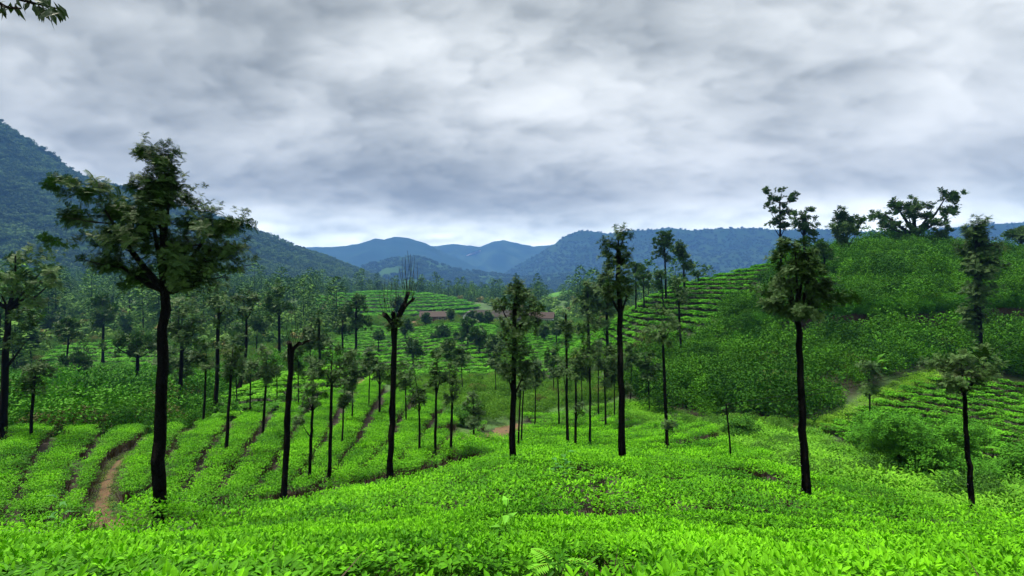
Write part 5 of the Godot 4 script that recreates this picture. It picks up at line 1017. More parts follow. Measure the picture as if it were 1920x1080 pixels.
# ------------------------------------------------------------------ paths and bare earth
func footpath(called: String, line: Array, wide: Array, col: Color, rise := 0.03) -> void:
	var around := Rect2(Vector2(line[0].x, line[0].z), Vector2.ZERO)
	for p in line:
		around = around.expand(Vector2(p.x, p.z))
	paths.append([line, wide, around.grow(2.0)])
	var s := Shape.new()
	var r := RandomNumberGenerator.new()
	r.seed = called.hash() + line.size()
	var pts := []
	var half := []
	for k in line.size() - 1:
		var n := 10
		for j in n:
			pts.append(Vector2(line[k].x, line[k].z).lerp(Vector2(line[k + 1].x, line[k + 1].z), j / float(n)))
			half.append(lerpf(wide[k], wide[k + 1], j / float(n)) * 0.5)
	for k in pts.size():
		var ahead: Vector2 = (pts[mini(k + 1, pts.size() - 1)] - pts[maxi(k - 1, 0)]).normalized()
		var side := Vector2(-ahead.y, ahead.x)
		for j in 5:
			var e := (j - 2) / 2.0
			var p: Vector2 = pts[k] + side * e * half[k] * (1.0 + (r.randf_range(-0.35, 0.25) if j in [0, 4] else 0.0))
			s.point(Vector3(p.x, height(p.x, p.y) + rise + 0.05 * fine.get_noise_2d(p.x, p.y) - (0.05 if j in [0, 4] else 0.0), p.y), col * r.randf_range(0.75, 1.2))
	for k in pts.size() - 1:
		for j in 4:
			var i := k * 5 + j
			s.quad(i, i + 5, i + 6, i + 1)
	structure(called, s.mesh(true), mats.path)
	var tufts := Copies.new()
	for k in pts.size():
		for j in 5:
			var e := r.randf_range(0.55, 1.35) * (1.0 if r.randf() < 0.5 else -1.0)
			var ahead: Vector2 = (pts[mini(k + 1, pts.size() - 1)] - pts[maxi(k - 1, 0)]).normalized()
			var p: Vector2 = pts[k] + Vector2(-ahead.y, ahead.x) * e * half[k] + ahead * r.randf_range(-0.3, 0.3)
			tufts.put(turned(r.randf() * TAU, r.randf() * 0.3, r.randf() * TAU, r.randf_range(0.25, 0.6)), Vector3(p.x, height(p.x, p.y), p.y), shade(Color(0.06, 0.15, 0.02), Color(0.16, 0.24, 0.04), r.randf()))
	var weeds: Node3D = tufts.node(numbered("wayside_weeds"), meshes.herb[0], mats.tea)
	add_child(weeds, true)
	tag(weeds, "small weeds along the edges of the " + called.replace("_", " "), "weeds")

var paths := []
func on_path(x: float, z: float) -> bool:
	for q in paths:
		if not q[2].has_point(Vector2(x, z)):
			continue
		var line: Array = q[0]
		for k in line.size() - 1:
			if Geometry2D.get_closest_point_to_segment(Vector2(x, z), Vector2(line[k].x, line[k].z), Vector2(line[k + 1].x, line[k + 1].z)).distance_to(Vector2(x, z)) < lerpf(q[1][k], q[1][k + 1], 0.5) * 0.5 + 0.15:
				return true
	return false

func at_trunk(x: float, z: float) -> bool:
	for t in TREES:
		if t.at.z > -19.0 and Vector2(t.at.x - x, t.at.z - z).length() < 0.22 + t.r:
			return true
	return false

func footpaths() -> void:
	var earth := Color(0.25, 0.145, 0.07)
	var track := [Vector3(-10.48, -4.97, -15.20), Vector3(-12.25, -5.25, -16.60), Vector3(-13.74, -5.41, -18.50), Vector3(-15.61, -5.77, -21.50), Vector3(-16.66, -5.97, -23.50), Vector3(-17.16, -6.15, -25.50), Vector3(-17.44, -6.34, -27.00), Vector3(-17.53, -6.42, -28.50), Vector3(-17.35, -6.45, -30.50), Vector3(-17.28, -6.57, -32.00)]
	footpath("footpath", track, [1.5, 0.9, 0.55, 0.5, 0.45, 0.5, 0.55, 0.4, 0.3, 0.3], earth)
	footpath("bare_earth", [Vector3(-3.24, -5.69, -28.00), Vector3(-2.31, -6.15, -30.00), Vector3(-1.06, -6.41, -31.50), Vector3(-0.38, -7.40, -39.00), Vector3(1.01, -7.85, -42.00)], [1.0, 2.4, 2.2, 1.6, 2.2], Color(0.30, 0.19, 0.09))
	footpath("brown_track", [Vector3(13.89, -6.95, -33.50), Vector3(15.27, -6.91, -33.00), Vector3(16.66, -6.88, -32.60), Vector3(17.55, -6.79, -32.50)], [0.8, 1.6, 1.5, 0.8], Color(0.22, 0.13, 0.055))
	footpath("field_track", [Vector3(-13.61, -8.14, -49.00), Vector3(-14.51, -8.31, -53.00), Vector3(-15.17, -8.45, -57.00)], [0.8, 0.9, 0.6], Color(0.4, 0.26, 0.11))
	footpath("hill_track", [Vector3(-85.87, -8.41, -246.00), Vector3(-88.57, -7.66, -258.00), Vector3(-92.29, -6.41, -275.00)], [3.0, 2.5, 1.5], Color(0.36, 0.28, 0.13))
	footpath("village_earth", [Vector3(-34.98, -10.29, -186.00), Vector3(-32.06, -9.99, -190.00), Vector3(-27.12, -9.81, -190.00)], [4.0, 9.0, 6.0], Color(0.36, 0.22, 0.1), 0.2)
	footpath("village_yard", [Vector3(-13.27, -10.39, -172.00), Vector3(-7.46, -10.56, -172.00), Vector3(0.00, -10.53, -174.00), Vector3(13.27, -10.39, -172.00)], [4.0, 7.0, 6.0, 3.0], Color(0.10, 0.17, 0.02), 0.2)

# ------------------------------------------------------------------ tea
func tea_rows(called: String, label: String, area: PackedVector2Array, ms: Array, mat: Material, row: Callable, o: Dictionary) -> void:
	var r := RandomNumberGenerator.new()
	r.seed = called.hash() + int(o.cell * 1000)
	var many := []
	for m in ms:
		many.append(Copies.new())
	var frames := Copies.new()
	var rect := box_of(area)
	var cell: float = o.cell
	var z := rect.position.y
	var least: float = o.get("nearest", 0.0)
	var most: float = o.get("farthest", 1e9)
	var high: float = o.high
	while z < rect.end.y:
		z += cell
		if -z < least or -z > most:
			continue
		var limit := absf(z) * 1.08 + 2.0
		var x := maxf(rect.position.x, -limit)
		var end := minf(rect.end.x, limit)
		while x < end:
			x += cell
			var jx := x + r.randf_range(-0.5, 0.5) * cell
			var jz := z + r.randf_range(-0.5, 0.5) * cell
			if not inside(area, jx, jz):
				continue
			var y := height(jx, jz)
			var along: float = row.call(jx, jz, y)
			var in_lane := false
			for q in o.get("lanes", []):
				if absf(along - q[0] + 0.25 * broad.get_noise_2d(jx, jz + 30)) < q[1] * clampf(0.75 + 2.4 * broad.get_noise_2d(jx * 0.9 + q[0] * 50, jz * 0.9), 0.0, 1.2):
					in_lane = true
			if in_lane:
				continue
			var u: float = along / o.spacing
			u += 0.16 * broad.get_noise_2d(jx * o.get("wobble", 1.0), jz * o.get("wobble", 1.0))
			var f := fposmod(u, 1.0)
			var gap: float = o.gap + o.get("uneven", 0.1) * 2.0 * broad.get_noise_2d(jx * 1.7 + 40, jz * 1.7)
			if f < gap:
				continue
			if on_path(jx, jz) or (z > -19.0 and at_trunk(jx, jz)):
				continue
			var crack := seams.get_noise_2d(jx, jz)
			if o.has("cracks") and crack < -1.0 + o.cracks:
				continue
			if r.randf() < cell * cell * o.get("frames", 7.0):
				frames.put(turned(r.randf() * TAU, r.randf() * 0.15, r.randf() * TAU, high * 1.45 * r.randf_range(0.85, 1.1)), Vector3(jx, y, jz), Color.WHITE)
			var edge := clampf(minf(f - gap, 1.0 - f) / (1.0 - gap) * 2.0, 0.0, 1.0)
			# some bushes are missing, and along the row edges the pluckers leave the old blue-green leaves
			if o.has("holes") and edge < 0.9 and broad.get_noise_2d(jx * 2.6 + 200, jz * 2.6) > o.holes:
				continue
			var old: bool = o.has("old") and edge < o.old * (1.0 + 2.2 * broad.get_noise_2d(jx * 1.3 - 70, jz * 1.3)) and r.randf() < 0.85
			var lump := cushions.get_noise_2d(jx, jz) * 0.5 + 0.5
			var top: float = high * (1.0 - 0.10 * pow(1.0 - edge, 3.0)) - o.get("lumps", 0.0) * (lump * lump) + 0.05 * fine.get_noise_2d(jx * 0.7, jz * 0.7)
			var under := 0.0
			if o.get("layers", false) and r.randf() < 0.36:
				under = r.randf_range(0.05, o.get("deep", 0.22)) * high
			var tone := clampf(0.5 + 0.7 * broad.get_noise_2d(jx * 2.3, jz * 2.3) + r.randf_range(-0.35, 0.35), 0.0, 1.0)
			var col: Color = o.low.lerp(o.light, tone)
			var b := turned(r.randf() * TAU, r.randf() * o.get("lean", 0.3), r.randf() * TAU, o.size * r.randf_range(0.8, 1.2))
			if o.get("layers", false) and edge < 0.3 and r.randf() < o.get("flank", 0.2):
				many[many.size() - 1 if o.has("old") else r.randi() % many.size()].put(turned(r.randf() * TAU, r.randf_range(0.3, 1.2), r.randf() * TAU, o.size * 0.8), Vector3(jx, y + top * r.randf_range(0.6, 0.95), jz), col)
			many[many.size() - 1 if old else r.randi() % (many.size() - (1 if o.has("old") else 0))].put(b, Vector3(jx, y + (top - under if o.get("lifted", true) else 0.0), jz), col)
	if frames.count:
		var stems: Node3D = frames.node(numbered("tea_stems"), meshes.frame, mats.tea)
		add_child(stems, true)
		tag(stems, "woody stems under the " + label, "tea stems")
	var names := [", main growth", ", mixed growth", ", scattered growth", ", old leaves"]
	if many.size() == 3:
		names[2] = ", old leaves"
	for k in many.size():
		if many[k].count:
			var node: Node3D = many[k].node(numbered(called), ms[k], mat)
			add_child(node, true)
			tag(node, label + names[k], "tea bushes", label)

func tea_fields() -> void:
	# how far down the slope the row of a given height runs, along the middle of the near hill
	var drop := 0.0
	for k in 460:
		drop = maxf(drop + 0.0005, EYE - height(0.6, -k * 0.1 - 0.7))
		down_hill.append(drop)
	var by_height := func(x: float, z: float, y: float) -> float:
		return down_hill.bsearch(EYE - y) * 0.1 + 0.02 * x
	var low := Color(0.042, 0.185, 0.004)
	var light := Color(0.185, 0.55, 0.006)
	var near := outline("near_tea")
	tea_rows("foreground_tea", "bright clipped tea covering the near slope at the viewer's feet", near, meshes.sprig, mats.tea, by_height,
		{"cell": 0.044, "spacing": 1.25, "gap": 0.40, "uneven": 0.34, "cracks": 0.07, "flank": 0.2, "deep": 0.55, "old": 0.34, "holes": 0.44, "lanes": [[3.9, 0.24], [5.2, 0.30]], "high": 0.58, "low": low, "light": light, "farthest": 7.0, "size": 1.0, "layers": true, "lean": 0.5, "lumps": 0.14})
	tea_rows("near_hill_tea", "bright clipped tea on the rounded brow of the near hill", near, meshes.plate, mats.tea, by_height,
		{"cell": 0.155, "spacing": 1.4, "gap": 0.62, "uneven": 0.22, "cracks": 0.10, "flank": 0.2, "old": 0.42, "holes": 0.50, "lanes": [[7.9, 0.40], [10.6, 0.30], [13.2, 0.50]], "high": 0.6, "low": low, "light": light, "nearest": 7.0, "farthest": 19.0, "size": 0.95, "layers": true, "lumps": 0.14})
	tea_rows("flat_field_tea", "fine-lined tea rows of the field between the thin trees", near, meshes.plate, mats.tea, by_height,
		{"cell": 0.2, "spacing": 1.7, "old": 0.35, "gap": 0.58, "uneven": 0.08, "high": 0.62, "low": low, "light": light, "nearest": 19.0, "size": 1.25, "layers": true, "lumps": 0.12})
	var radial := func(x: float, z: float, y: float) -> float:
		return atan2(x + 3.0, -z) * 27.0
	tea_rows("slope_tea", "tea rows running down the facing slope on the left", outline("slope_tea"), meshes.plate, mats.tea, radial,
		{"cell": 0.17, "spacing": 1.55, "gap": 0.34, "uneven": 0.10, "old": 0.12, "cracks": 0.16, "high": 0.72, "low": low * 0.9, "light": light * 0.85, "size": 1.05, "layers": true, "lumps": 0.22, "wobble": 0.8})
	var level := func(x: float, z: float, y: float) -> float:
		return y
	var across := func(x: float, z: float, y: float) -> float:
		return -z + 0.12 * x
	var far_low := Color(0.048, 0.20, 0.007)
	var far_light := Color(0.14, 0.46, 0.012)
	tea_rows("hump_tea", "curved tea terraces on the hump behind the slim trees", outline("hump_tea"), meshes.hedge, mats.tea, across,
		{"cell": 0.4, "spacing": 3.4, "gap": 0.55, "uneven": 0.05, "high": 0.7, "low": low, "light": light, "size": 0.8, "frames": 3.91, "lifted": false, "wobble": 0.4})
	var slanted := func(x: float, z: float, y: float) -> float:
		return (0.55 * x - 0.83 * z)
	tea_rows("right_tea", "dark slanting tea terraces behind the big bush on the right", outline("right_tea"), meshes.hedge, mats.tea, slanted,
		{"cell": 0.26, "spacing": 2.0, "gap": 0.58, "uneven": 0.05, "high": 0.7, "low": far_low, "light": far_light, "size": 0.62, "frames": 6.50, "lifted": false, "wobble": 0.4})
	tea_rows("hill_tea", "terraced tea hedges on the hill right of the centre", outline("hill_tea"), meshes.hedge, mats.tea, level,
		{"cell": 0.36, "spacing": 0.72, "gap": 0.58, "uneven": 0.06, "high": 0.7, "low": far_low, "light": far_light, "size": 0.85, "frames": 3.46, "lifted": false, "wobble": 0.25})
	tea_rows("middle_tea", "sweeping tea terraces in the middle distance", outline("middle_tea"), meshes.hedge, mats.tea, func(x: float, z: float, y: float) -> float: return -z * 0.72 - 0.42 * (x + 14.0) * smoothstep(-34.0, -12.0, x) + 3.0 * sin(x * 0.08) + 2.0 * sin(z * 0.05),
		{"cell": 0.5, "spacing": 3.9, "gap": 0.60, "uneven": 0.05, "high": 0.7, "low": far_low, "light": far_light, "size": 1.15, "frames": 1.89, "lifted": false, "wobble": 0.12})
	tea_rows("facing_tea", "tea terraces tilted towards the left in the centre", outline("facing_tea"), meshes.hedge, mats.tea, func(x: float, z: float, y: float) -> float: return -z * 0.9 - 0.35 * x,
		{"cell": 0.45, "spacing": 3.2, "gap": 0.58, "uneven": 0.05, "high": 0.7, "low": far_low, "light": far_light, "size": 1.0, "frames": 2.50, "lifted": false, "wobble": 0.2})
	tea_rows("dome_tea", "rounded tea hill with faint rows below the mountains", outline("dome_tea"), meshes.hedge, mats.tea, level,
		{"cell": 0.9, "spacing": 1.35, "gap": 0.5, "uneven": 0.1, "high": 0.7, "low": far_low, "light": far_light, "size": 2.0, "frames": 0.62, "lifted": false, "wobble": 0.08})
	tea_rows("valley_tea", "tea terraces in the valley on the left", outline("valley_tea"), meshes.hedge, mats.tea, func(x: float, z: float, y: float) -> float: return -z + 0.2 * x,
		{"cell": 0.55, "spacing": 5.0, "gap": 0.5, "uneven": 0.08, "high": 0.7, "low": far_low, "light": far_light, "size": 1.3, "frames": 1.48, "lifted": false, "wobble": 0.15})
	tea_rows("far_right_tea", "sliver of tea terraces at the right picture edge", outline("far_right_tea"), meshes.hedge, mats.tea, func(x: float, z: float, y: float) -> float: return -z,
		{"cell": 0.5, "spacing": 3.6, "gap": 0.55, "uneven": 0.05, "high": 0.7, "low": far_low, "light": far_light, "size": 1.1, "frames": 2.07, "lifted": false, "wobble": 0.2})

# ------------------------------------------------------------------ thickets, weeds, far woods
func scatter(called: String, label: String, category: String, area: PackedVector2Array, ms: Array, mat: Material, cell: float, o: Dictionary) -> void:
	var r := RandomNumberGenerator.new()
	r.seed = called.hash()
	var many := []
	for m in ms:
		many.append(Copies.new())
	var rect := box_of(area)
	var z := rect.position.y
	while z < rect.end.y:
		z += cell
		var limit := absf(z) * 1.08 + 3.0
		var x := maxf(rect.position.x, -limit)
		var end := minf(rect.end.x, limit)
		while x < end:
			x += cell
			var p := Vector2(x + r.randf_range(-0.6, 0.6) * cell, z + r.randf_range(-0.6, 0.6) * cell)
			if not inside(area, p.x, p.y):
				continue
			var patch := broad.get_noise_2d(p.x * o.get("patch", 1.0) + 17, p.y * o.get("patch", 1.0))
			if patch < o.get("bare", -2.0) or on_path(p.x, p.y):
				continue
			if o.has("skip") and o.skip.call(p.x, p.y):
				continue
			var tone := clampf(0.5 + 0.9 * broad.get_noise_2d(p.x * 1.9, p.y * 1.9 + 60) + r.randf_range(-0.3, 0.3), 0, 1)
			var col: Color = o.low.lerp(o.light, tone)
			if o.has("odd") and r.randf() < o.odd_share:
				col = o.odd * r.randf_range(0.8, 1.2)
			var b := turned(r.randf() * TAU, r.randf() * o.get("lean", 0.2), r.randf() * TAU, o.size * r.randf_range(1.0 - o.get("vary", 0.33), 1.0 + o.get("vary", 0.33)) * (1.0 + o.get("swell", 0.7) * patch))
			b = Basis.from_scale(Vector3(1, r.randf_range(0.7, 1.25), 1)) * b
			many[r.randi() % many.size()].put(b, Vector3(p.x, height(p.x, p.y) + o.get("rise", 0.0), p.y), col)
	var names := [", low growth", ", fuller growth", ", taller growth"]
	for k in many.size():
		if many[k].count:
			var node: Node3D = many[k].node(numbered(called), ms[k], mat)
			add_child(node, true)
			tag(node, label + names[k], category, label)

func earth_bank() -> void:
	var s := Shape.new()
	var r := RandomNumberGenerator.new()
	r.seed = 91
	var over := Copies.new()
	var n := 150
	for k in n:
		var x := lerpf(21.5, 62.0, k / float(n - 1))
		var d := 52.0 - 1.2 * sin(x * 0.21) + 0.05 * x
		var low := height(x, -d + 0.3) - 0.4
		var high := height(x, -d - 1.6)
		for j in 5:
			var t := j / 4.0
			s.point(Vector3(x + r.randf_range(-0.12, 0.12), lerpf(low, high, t) + (r.randf_range(-0.1, 0.1) if j < 4 else 0.0), -d - 0.35 * t - r.randf_range(-0.12, 0.14) - (1.4 if j == 4 else 0.0)), Color(0.060, 0.040, 0.024) * r.randf_range(0.7, 1.25))
		for j in 4:
			over.put(turned(r.randf() * TAU, 0.5, PI, r.randf_range(0.55, 1.25)), Vector3(x + r.randf_range(-0.3, 0.3), high - r.randf_range(0.2, 0.9), -d - r.randf_range(0.1, 1.2)), shade(Color(0.022, 0.110, 0.007), Color(0.085, 0.31, 0.014), r.randf()))
	for k in n - 1:
		for j in 4:
			var i := k * 5 + j
			s.quad(i, i + 1, i + 6, i + 5)
	structure("earth_bank", s.mesh(true), mats.path)
	var o: Node3D = over.node(numbered("hanging_shrubs"), meshes.shrub[1], mats.bush)
	add_child(o, true)
	tag(o, "shrubs hanging over the earth bank across the dark right hill", "shrubs")

func thickets() -> void:
	var on_bank := func(x: float, z: float) -> bool:
		var e := -z + 1.2 * sin(x * 0.21) - 0.05 * x
		return x > 21.0 and e > 51.2 and e < 52.2
	scatter("shrub_slope", "dense shrubs covering the dark hill on the right", "shrubs", outline("shrub_slope"), meshes.shrub, mats.bush, 1.15,
		{"low": Color(0.016, 0.072, 0.006), "light": Color(0.080, 0.25, 0.012), "size": 1.2, "vary": 0.6, "patch": 3.0, "bare": -0.16, "swell": 1.5, "skip": on_bank, "odd": Color(0.10, 0.13, 0.03), "odd_share": 0.03})
	earth_bank()
	scatter("tall_shrubs", "taller shrubs standing out of the growth on the dark right hill", "shrubs", outline("shrub_slope"), meshes.shrub, mats.bush, 3.1,
		{"low": Color(0.018, 0.080, 0.007), "light": Color(0.080, 0.26, 0.014), "size": 1.9, "vary": 0.4, "patch": 1.6, "bare": -0.05, "skip": func(x: float, z: float) -> bool: return on_bank.call(x, z) or (z < -52.0 and x < -z * 0.46)})
	scatter("fan_plants", "feathery fan-leaved plants among the shrubs of the dark right hill", "shrubs", outline("shrub_slope"), meshes.tuft, mats.bush, 2.3,
		{"low": Color(0.030, 0.12, 0.010), "light": Color(0.09, 0.26, 0.014), "size": 0.85, "vary": 0.5, "patch": 1.1, "bare": 0.0, "skip": on_bank, "rise": 0.7})
	scatter("broad_plants", "broad-leaved plants among the shrubs of the dark right hill", "shrubs", outline("shrub_slope"), meshes.leafy, mats.bush, 2.0,
		{"low": Color(0.022, 0.095, 0.008), "light": Color(0.075, 0.24, 0.015), "size": 0.75, "vary": 0.5, "patch": 1.4, "bare": -0.05, "skip": on_bank, "rise": 0.9})
	scatter("left_thicket", "tangled shrubs in the hollow behind the left tea slope", "shrubs", outline("left_thicket"), meshes.shrub, mats.bush, 1.35,
		{"low": Color(0.030, 0.12, 0.010), "light": Color(0.095, 0.31, 0.018), "size": 1.9, "vary": 0.6, "patch": 1.0, "odd": Color(0.10, 0.11, 0.03), "odd_share": 0.03})
	scatter("centre_scrub", "yellow-green scrub between the thin trees and the terraces", "shrubs", outline("centre_scrub"), meshes.shrub, mats.bush, 1.1,
		{"low": Color(0.065, 0.18, 0.018), "light": Color(0.16, 0.36, 0.03), "size": 0.9, "patch": 1.5, "bare": -0.25, "odd": Color(0.15, 0.14, 0.045), "odd_share": 0.08})
	scatter("lush_weeds", "bright low weeds in the dip before the shrubby hill", "weeds", outline("weeds"), meshes.herb, mats.tea, 0.21,
		{"low": Color(0.07, 0.23, 0.012), "light": Color(0.18, 0.47, 0.02), "size": 0.95, "patch": 2.0})
	scatter("scrub_in_weeds", "low shrubs scattered in the bright weeds", "shrubs", outline("weeds"), meshes.shrub, mats.bush, 1.3,
		{"low": Color(0.05, 0.15, 0.022), "light": Color(0.12, 0.28, 0.035), "size": 0.5, "patch": 2.0, "bare": 0.12})
	scatter("grass_strip", "strip of bright grass along the edge of the right tea terraces", "grass", outline("grass_strip"), meshes.herb, mats.tea, 0.24,
		{"low": Color(0.13, 0.32, 0.016), "light": Color(0.24, 0.50, 0.03), "size": 0.8})
	var dome := outline("dome_tea")
	var fields := []
	for q in ["slope_tea", "hump_tea", "middle_tea", "facing_tea", "valley_tea", "hill_tea", "dome_tea", "near_tea"]:
		fields.append(outline(q))
	var in_field := func(x: float, z: float) -> bool:
		for q in fields:
			if inside(q, x, z):
				return true
		return false
	scatter("field_margin", "rough grass and bushes on the margins between the tea fields", "shrubs", outline("margins"), meshes.shrub, mats.bush, 1.9,
		{"low": Color(0.050, 0.15, 0.018), "light": Color(0.15, 0.32, 0.03), "size": 1.2, "vary": 0.5, "patch": 0.5, "skip": in_field, "odd": Color(0.17, 0.17, 0.045), "odd_share": 0.12})
	var away := [outline("middle_tea"), outline("valley_tea"), outline("facing_tea"), outline("left_thicket"), dome]
	var not_tea := func(x: float, z: float) -> bool:
		for q in away:
			if inside(q, x, z):
				return true
		return (-z < 200.0 and x > -30.0 and x < 16.0) or (z < -430.0 and z > -660.0 and x > 10.0 and x < 190.0)
	scatter("valley_wood", "wood of slim grey-green trees spread over the valley floor", "forest", outline("valley_wood"), meshes.forest_tree, mats.forest, 9.5,
		{"low": Color(0.036, 0.10, 0.018), "light": Color(0.11, 0.24, 0.032), "size": 10.5, "vary": 0.5, "patch": 0.3, "bare": -0.14, "skip": not_tea, "lean": 0.06})
	scatter("valley_scrub", "bushes and low trees filling the valley floor", "shrubs", outline("valley_wood"), meshes.crown, mats.forest, 6.5,
		{"low": Color(0.050, 0.13, 0.024), "light": Color(0.16, 0.30, 0.05), "size": 2.8, "patch": 0.22, "bare": -0.2, "skip": not_tea, "rise": 0.8, "odd": Color(0.17, 0.16, 0.05), "odd_share": 0.08})

# ------------------------------------------------------------------ trees
func crown_of(lobes: Array, away: float, cover: float, tone: String, r: RandomNumberGenerator) -> MultiMeshInstance3D:
	var many := Copies.new()
	var near := away < 62.0
	var size := maxf(0.11, away * 0.0070)
	var cols: Array = TONE[tone]
	for l in lobes:
		var rx: float = l[2]
		var ry: float = l[3]
		var rz := maxf(minf(rx, ry * 1.6), 0.6 * rx)
		var n := int(cover * 4.6 * rx * ry / (size * size)) + 4
		var deep: float = r.randf_range(-0.5, 0.5) * rx
		var mid := Vector3(l[0], l[1], deep)
		var own := minf(size, maxf(minf(rx, ry) * 1.2, size * 0.45))
		n = int(n * minf(size * size / (own * own), 2.5))
		var foot := mid - Vector3(rx * 0.2 * signf(l[0]), 0.8 * ry, 0)
		for t in maxi(4, n / 6):
			var d := Vector3(r.randfn(), r.randfn() * 0.9 + 0.22, r.randfn()).normalized() * pow(r.randf(), 0.38)
			var end := mid + d * Vector3(rx, ry, rz)
			var up := ((end - foot).normalized() * 0.8 + Vector3(0, 0.55, 0)).normalized()
			var lush := r.randf_range(0.6, 1.25)
			for k in 6:
				var p := foot.lerp(end, lerpf(0.35, 1.15, sqrt(r.randf()))) + Vector3(r.randfn(), r.randfn() * 0.7, r.randfn()) * own * 0.6
				many.put(turned(r.randf() * TAU, acos(clampf(up.y, -1, 1)) + r.randfn() * 0.25, atan2(-up.x, up.z), own * lush * r.randf_range(0.75, 1.3)), p, shade(cols[0], cols[1], r.randf()))
	var ms: Array = meshes.tuft if near else meshes.far_tuft
	return many.node("crown", ms[r.randi() % 2], mats.oak)

func trunk_line(foot: Vector3, top: Vector3, bend: float, n: int, r: RandomNumberGenerator) -> Array:
	var line := []
	for k in n:
		var t := k / float(n - 1)
		var p := foot.lerp(top, t)
		p.x += bend * sin(PI * t) + r.randfn() * 0.006 * (1.0 if k in range(1, n - 1) else 0.0) * foot.distance_to(top) * 0.35
		p.z += r.randfn() * 0.004 * foot.distance_to(top)
		line.append(p)
	return line

func trees() -> void:
	for k in TREES.size():
		var t: Dictionary = TREES[k]
		var r := RandomNumberGenerator.new()
		r.seed = 500 + k * 13
		var at: Vector3 = t.at
		var away := Vector2(at.x, at.z).length()
		at.y = minf(at.y, height(at.x, at.z) + 0.9)
		var shift: float = t.at.y - at.y
		var o := thing(t.name, t.label, "tree", at, t.group)
		var near := away < 20.0
		var bark := Color(0.075, 0.061, 0.049)
		var top := Vector3(t.top.x, t.top.y + shift, 0)
		var n := 16 if near else 8
		var line := trunk_line(Vector3(0, -0.7, 0), top, t.bend, n, r)
		var radii := []
		for j in n:
			var q := j / float(n - 1)
			radii.append(maxf(t.r * (0.84 - 0.34 * q) * (1.0 + 0.75 * exp(-q * 16.0)), 0.012))
		var s := Shape.new()
		s.tube(line, radii, 12 if near else 7, bark, 0.10 if near else 0.06, k + 3)
		part("trunk", s.mesh(), mats.bark, o)
		var lobes: Array = t.crowns.duplicate(true)
		for l in lobes:
			l[1] += shift
		# limbs reach into the lobes
		var order := range(lobes.size())
		order.sort_custom(func(a, b): return lobes[a][2] * lobes[a][3] > lobes[b][2] * lobes[b][3])
		for j in mini(order.size(), 12):
			var l: Array = lobes[order[j]]
			var end := Vector3(l[0], l[1], r.randf_range(-0.3, 0.3) * l[2])
			var leave: Vector3 = line[-1]
			var at_t := 1.0
			if end.y < top.y + 0.2 * l[3]:
				at_t = clampf((end.y - absf(end.x - top.x) * 0.7) / top.y, 0.35, 1.0)
				leave = line[int(at_t * (n - 1))]
			var mid := leave.lerp(end, 0.5) + Vector3(0, -0.10 * leave.distance_to(end), r.randf_range(-0.1, 0.1) * leave.distance_to(end))
			var rr: float = maxf(t.r * (0.42 if end.y < top.y else 0.5) * r.randf_range(0.7, 1.0), 0.008)
			var pts := [leave, leave.lerp(mid, 0.6), mid.lerp(end, 0.3), end]
			if near:
				var limb := Shape.new()
				limb.tube(pts, [rr, rr * 0.75, rr * 0.5, rr * 0.18], 6, bark, 0.12, j)
				for w in 3:
					var from: Vector3 = pts[2].lerp(end, w * 0.3)
					var d := Vector3(r.randfn() * l[2], absf(r.randfn()) * l[3], r.randfn() * l[2]) * 0.6
					limb.tube([from, from + d * 0.5 + Vector3(0, -0.02, 0), from + d], [rr * 0.22, rr * 0.15, rr * 0.06], 4, bark, 0.1, w)
				part("limb", limb.mesh(), mats.bark, o)
			else:
				var limb := Shape.new()
				limb.tube(pts, [rr, rr * 0.75, rr * 0.5, rr * 0.2], 5, bark, 0.08, j)
				part("limb", limb.mesh(), mats.bark, o)
		o.add_child(crown_of(lobes, away, t.cover, t.tone, r), true)

# cut-back silver oaks: a bare trunk, a knobbed head and thin upright shoots
func pollard(label: String, at: Vector3, top: Vector3, radius: float, stubs: Array, whips: Array, leaves: Array) -> void:
	var r := RandomNumberGenerator.new()
	r.seed = label.hash()
	var foot := at
	at.y = minf(at.y, height(at.x, at.z) + 0.9)
	var o := thing("pollarded_tree", label, "tree", at)
	var off := -at
	var bark := Color(0.075, 0.061, 0.049)
	var line := trunk_line(foot + off + Vector3(0, -0.7, 0), top + off, 0.0, 16, r)
	var radii := []
	for j in 16:
		radii.append(radius * (1.0 - 0.25 * j / 15.0) * (1.0 + 0.12 * r.randfn() * 0.6 + (0.25 if j == 0 else 0.0)) * (1.25 if j > 13 else 1.0))
	var s := Shape.new()
	s.tube(line, radii, 12, bark, 0.14, 5)
	part("trunk", s.mesh(), mats.bark, o)
	for q in stubs:
		var l := Shape.new()
		var a: Vector3 = q[0] + off
		var b: Vector3 = q[1] + off
		l.tube([a, a.lerp(b, 0.35) + Vector3(0, -0.03, 0), a.lerp(b, 0.7), b, b + (b - a).normalized() * 0.06], [q[2], q[2] * 0.9, q[2] * 0.8, q[2] * 1.15, q[2] * 0.6], 9, bark, 0.22, 7)
		part("limb", l.mesh(), mats.bark, o)
	for q in whips:
		var a: Vector3 = q[0] + off
		var b: Vector3 = q[1] + off
		var w := Shape.new()
		var mid := a.lerp(b, 0.45) + Vector3(r.randfn() * 0.03 + (b.x - a.x) * 0.2, 0, r.randfn() * 0.05)
		w.tube([a, a.lerp(mid, 0.5), mid, mid.lerp(b, 0.5), b], [0.007, 0.0065, 0.006, 0.005, 0.003], 5, bark, 0.05, 3)
		part("shoot", w.mesh(), mats.bark, o)
	if leaves.size():
		var many := []
		for q in leaves:
			many.append([q[0].x + off.x, q[0].y + off.y, q[1], q[1]])
		o.add_child(crown_of(many, 14.0, 0.8, "oak", r), true)

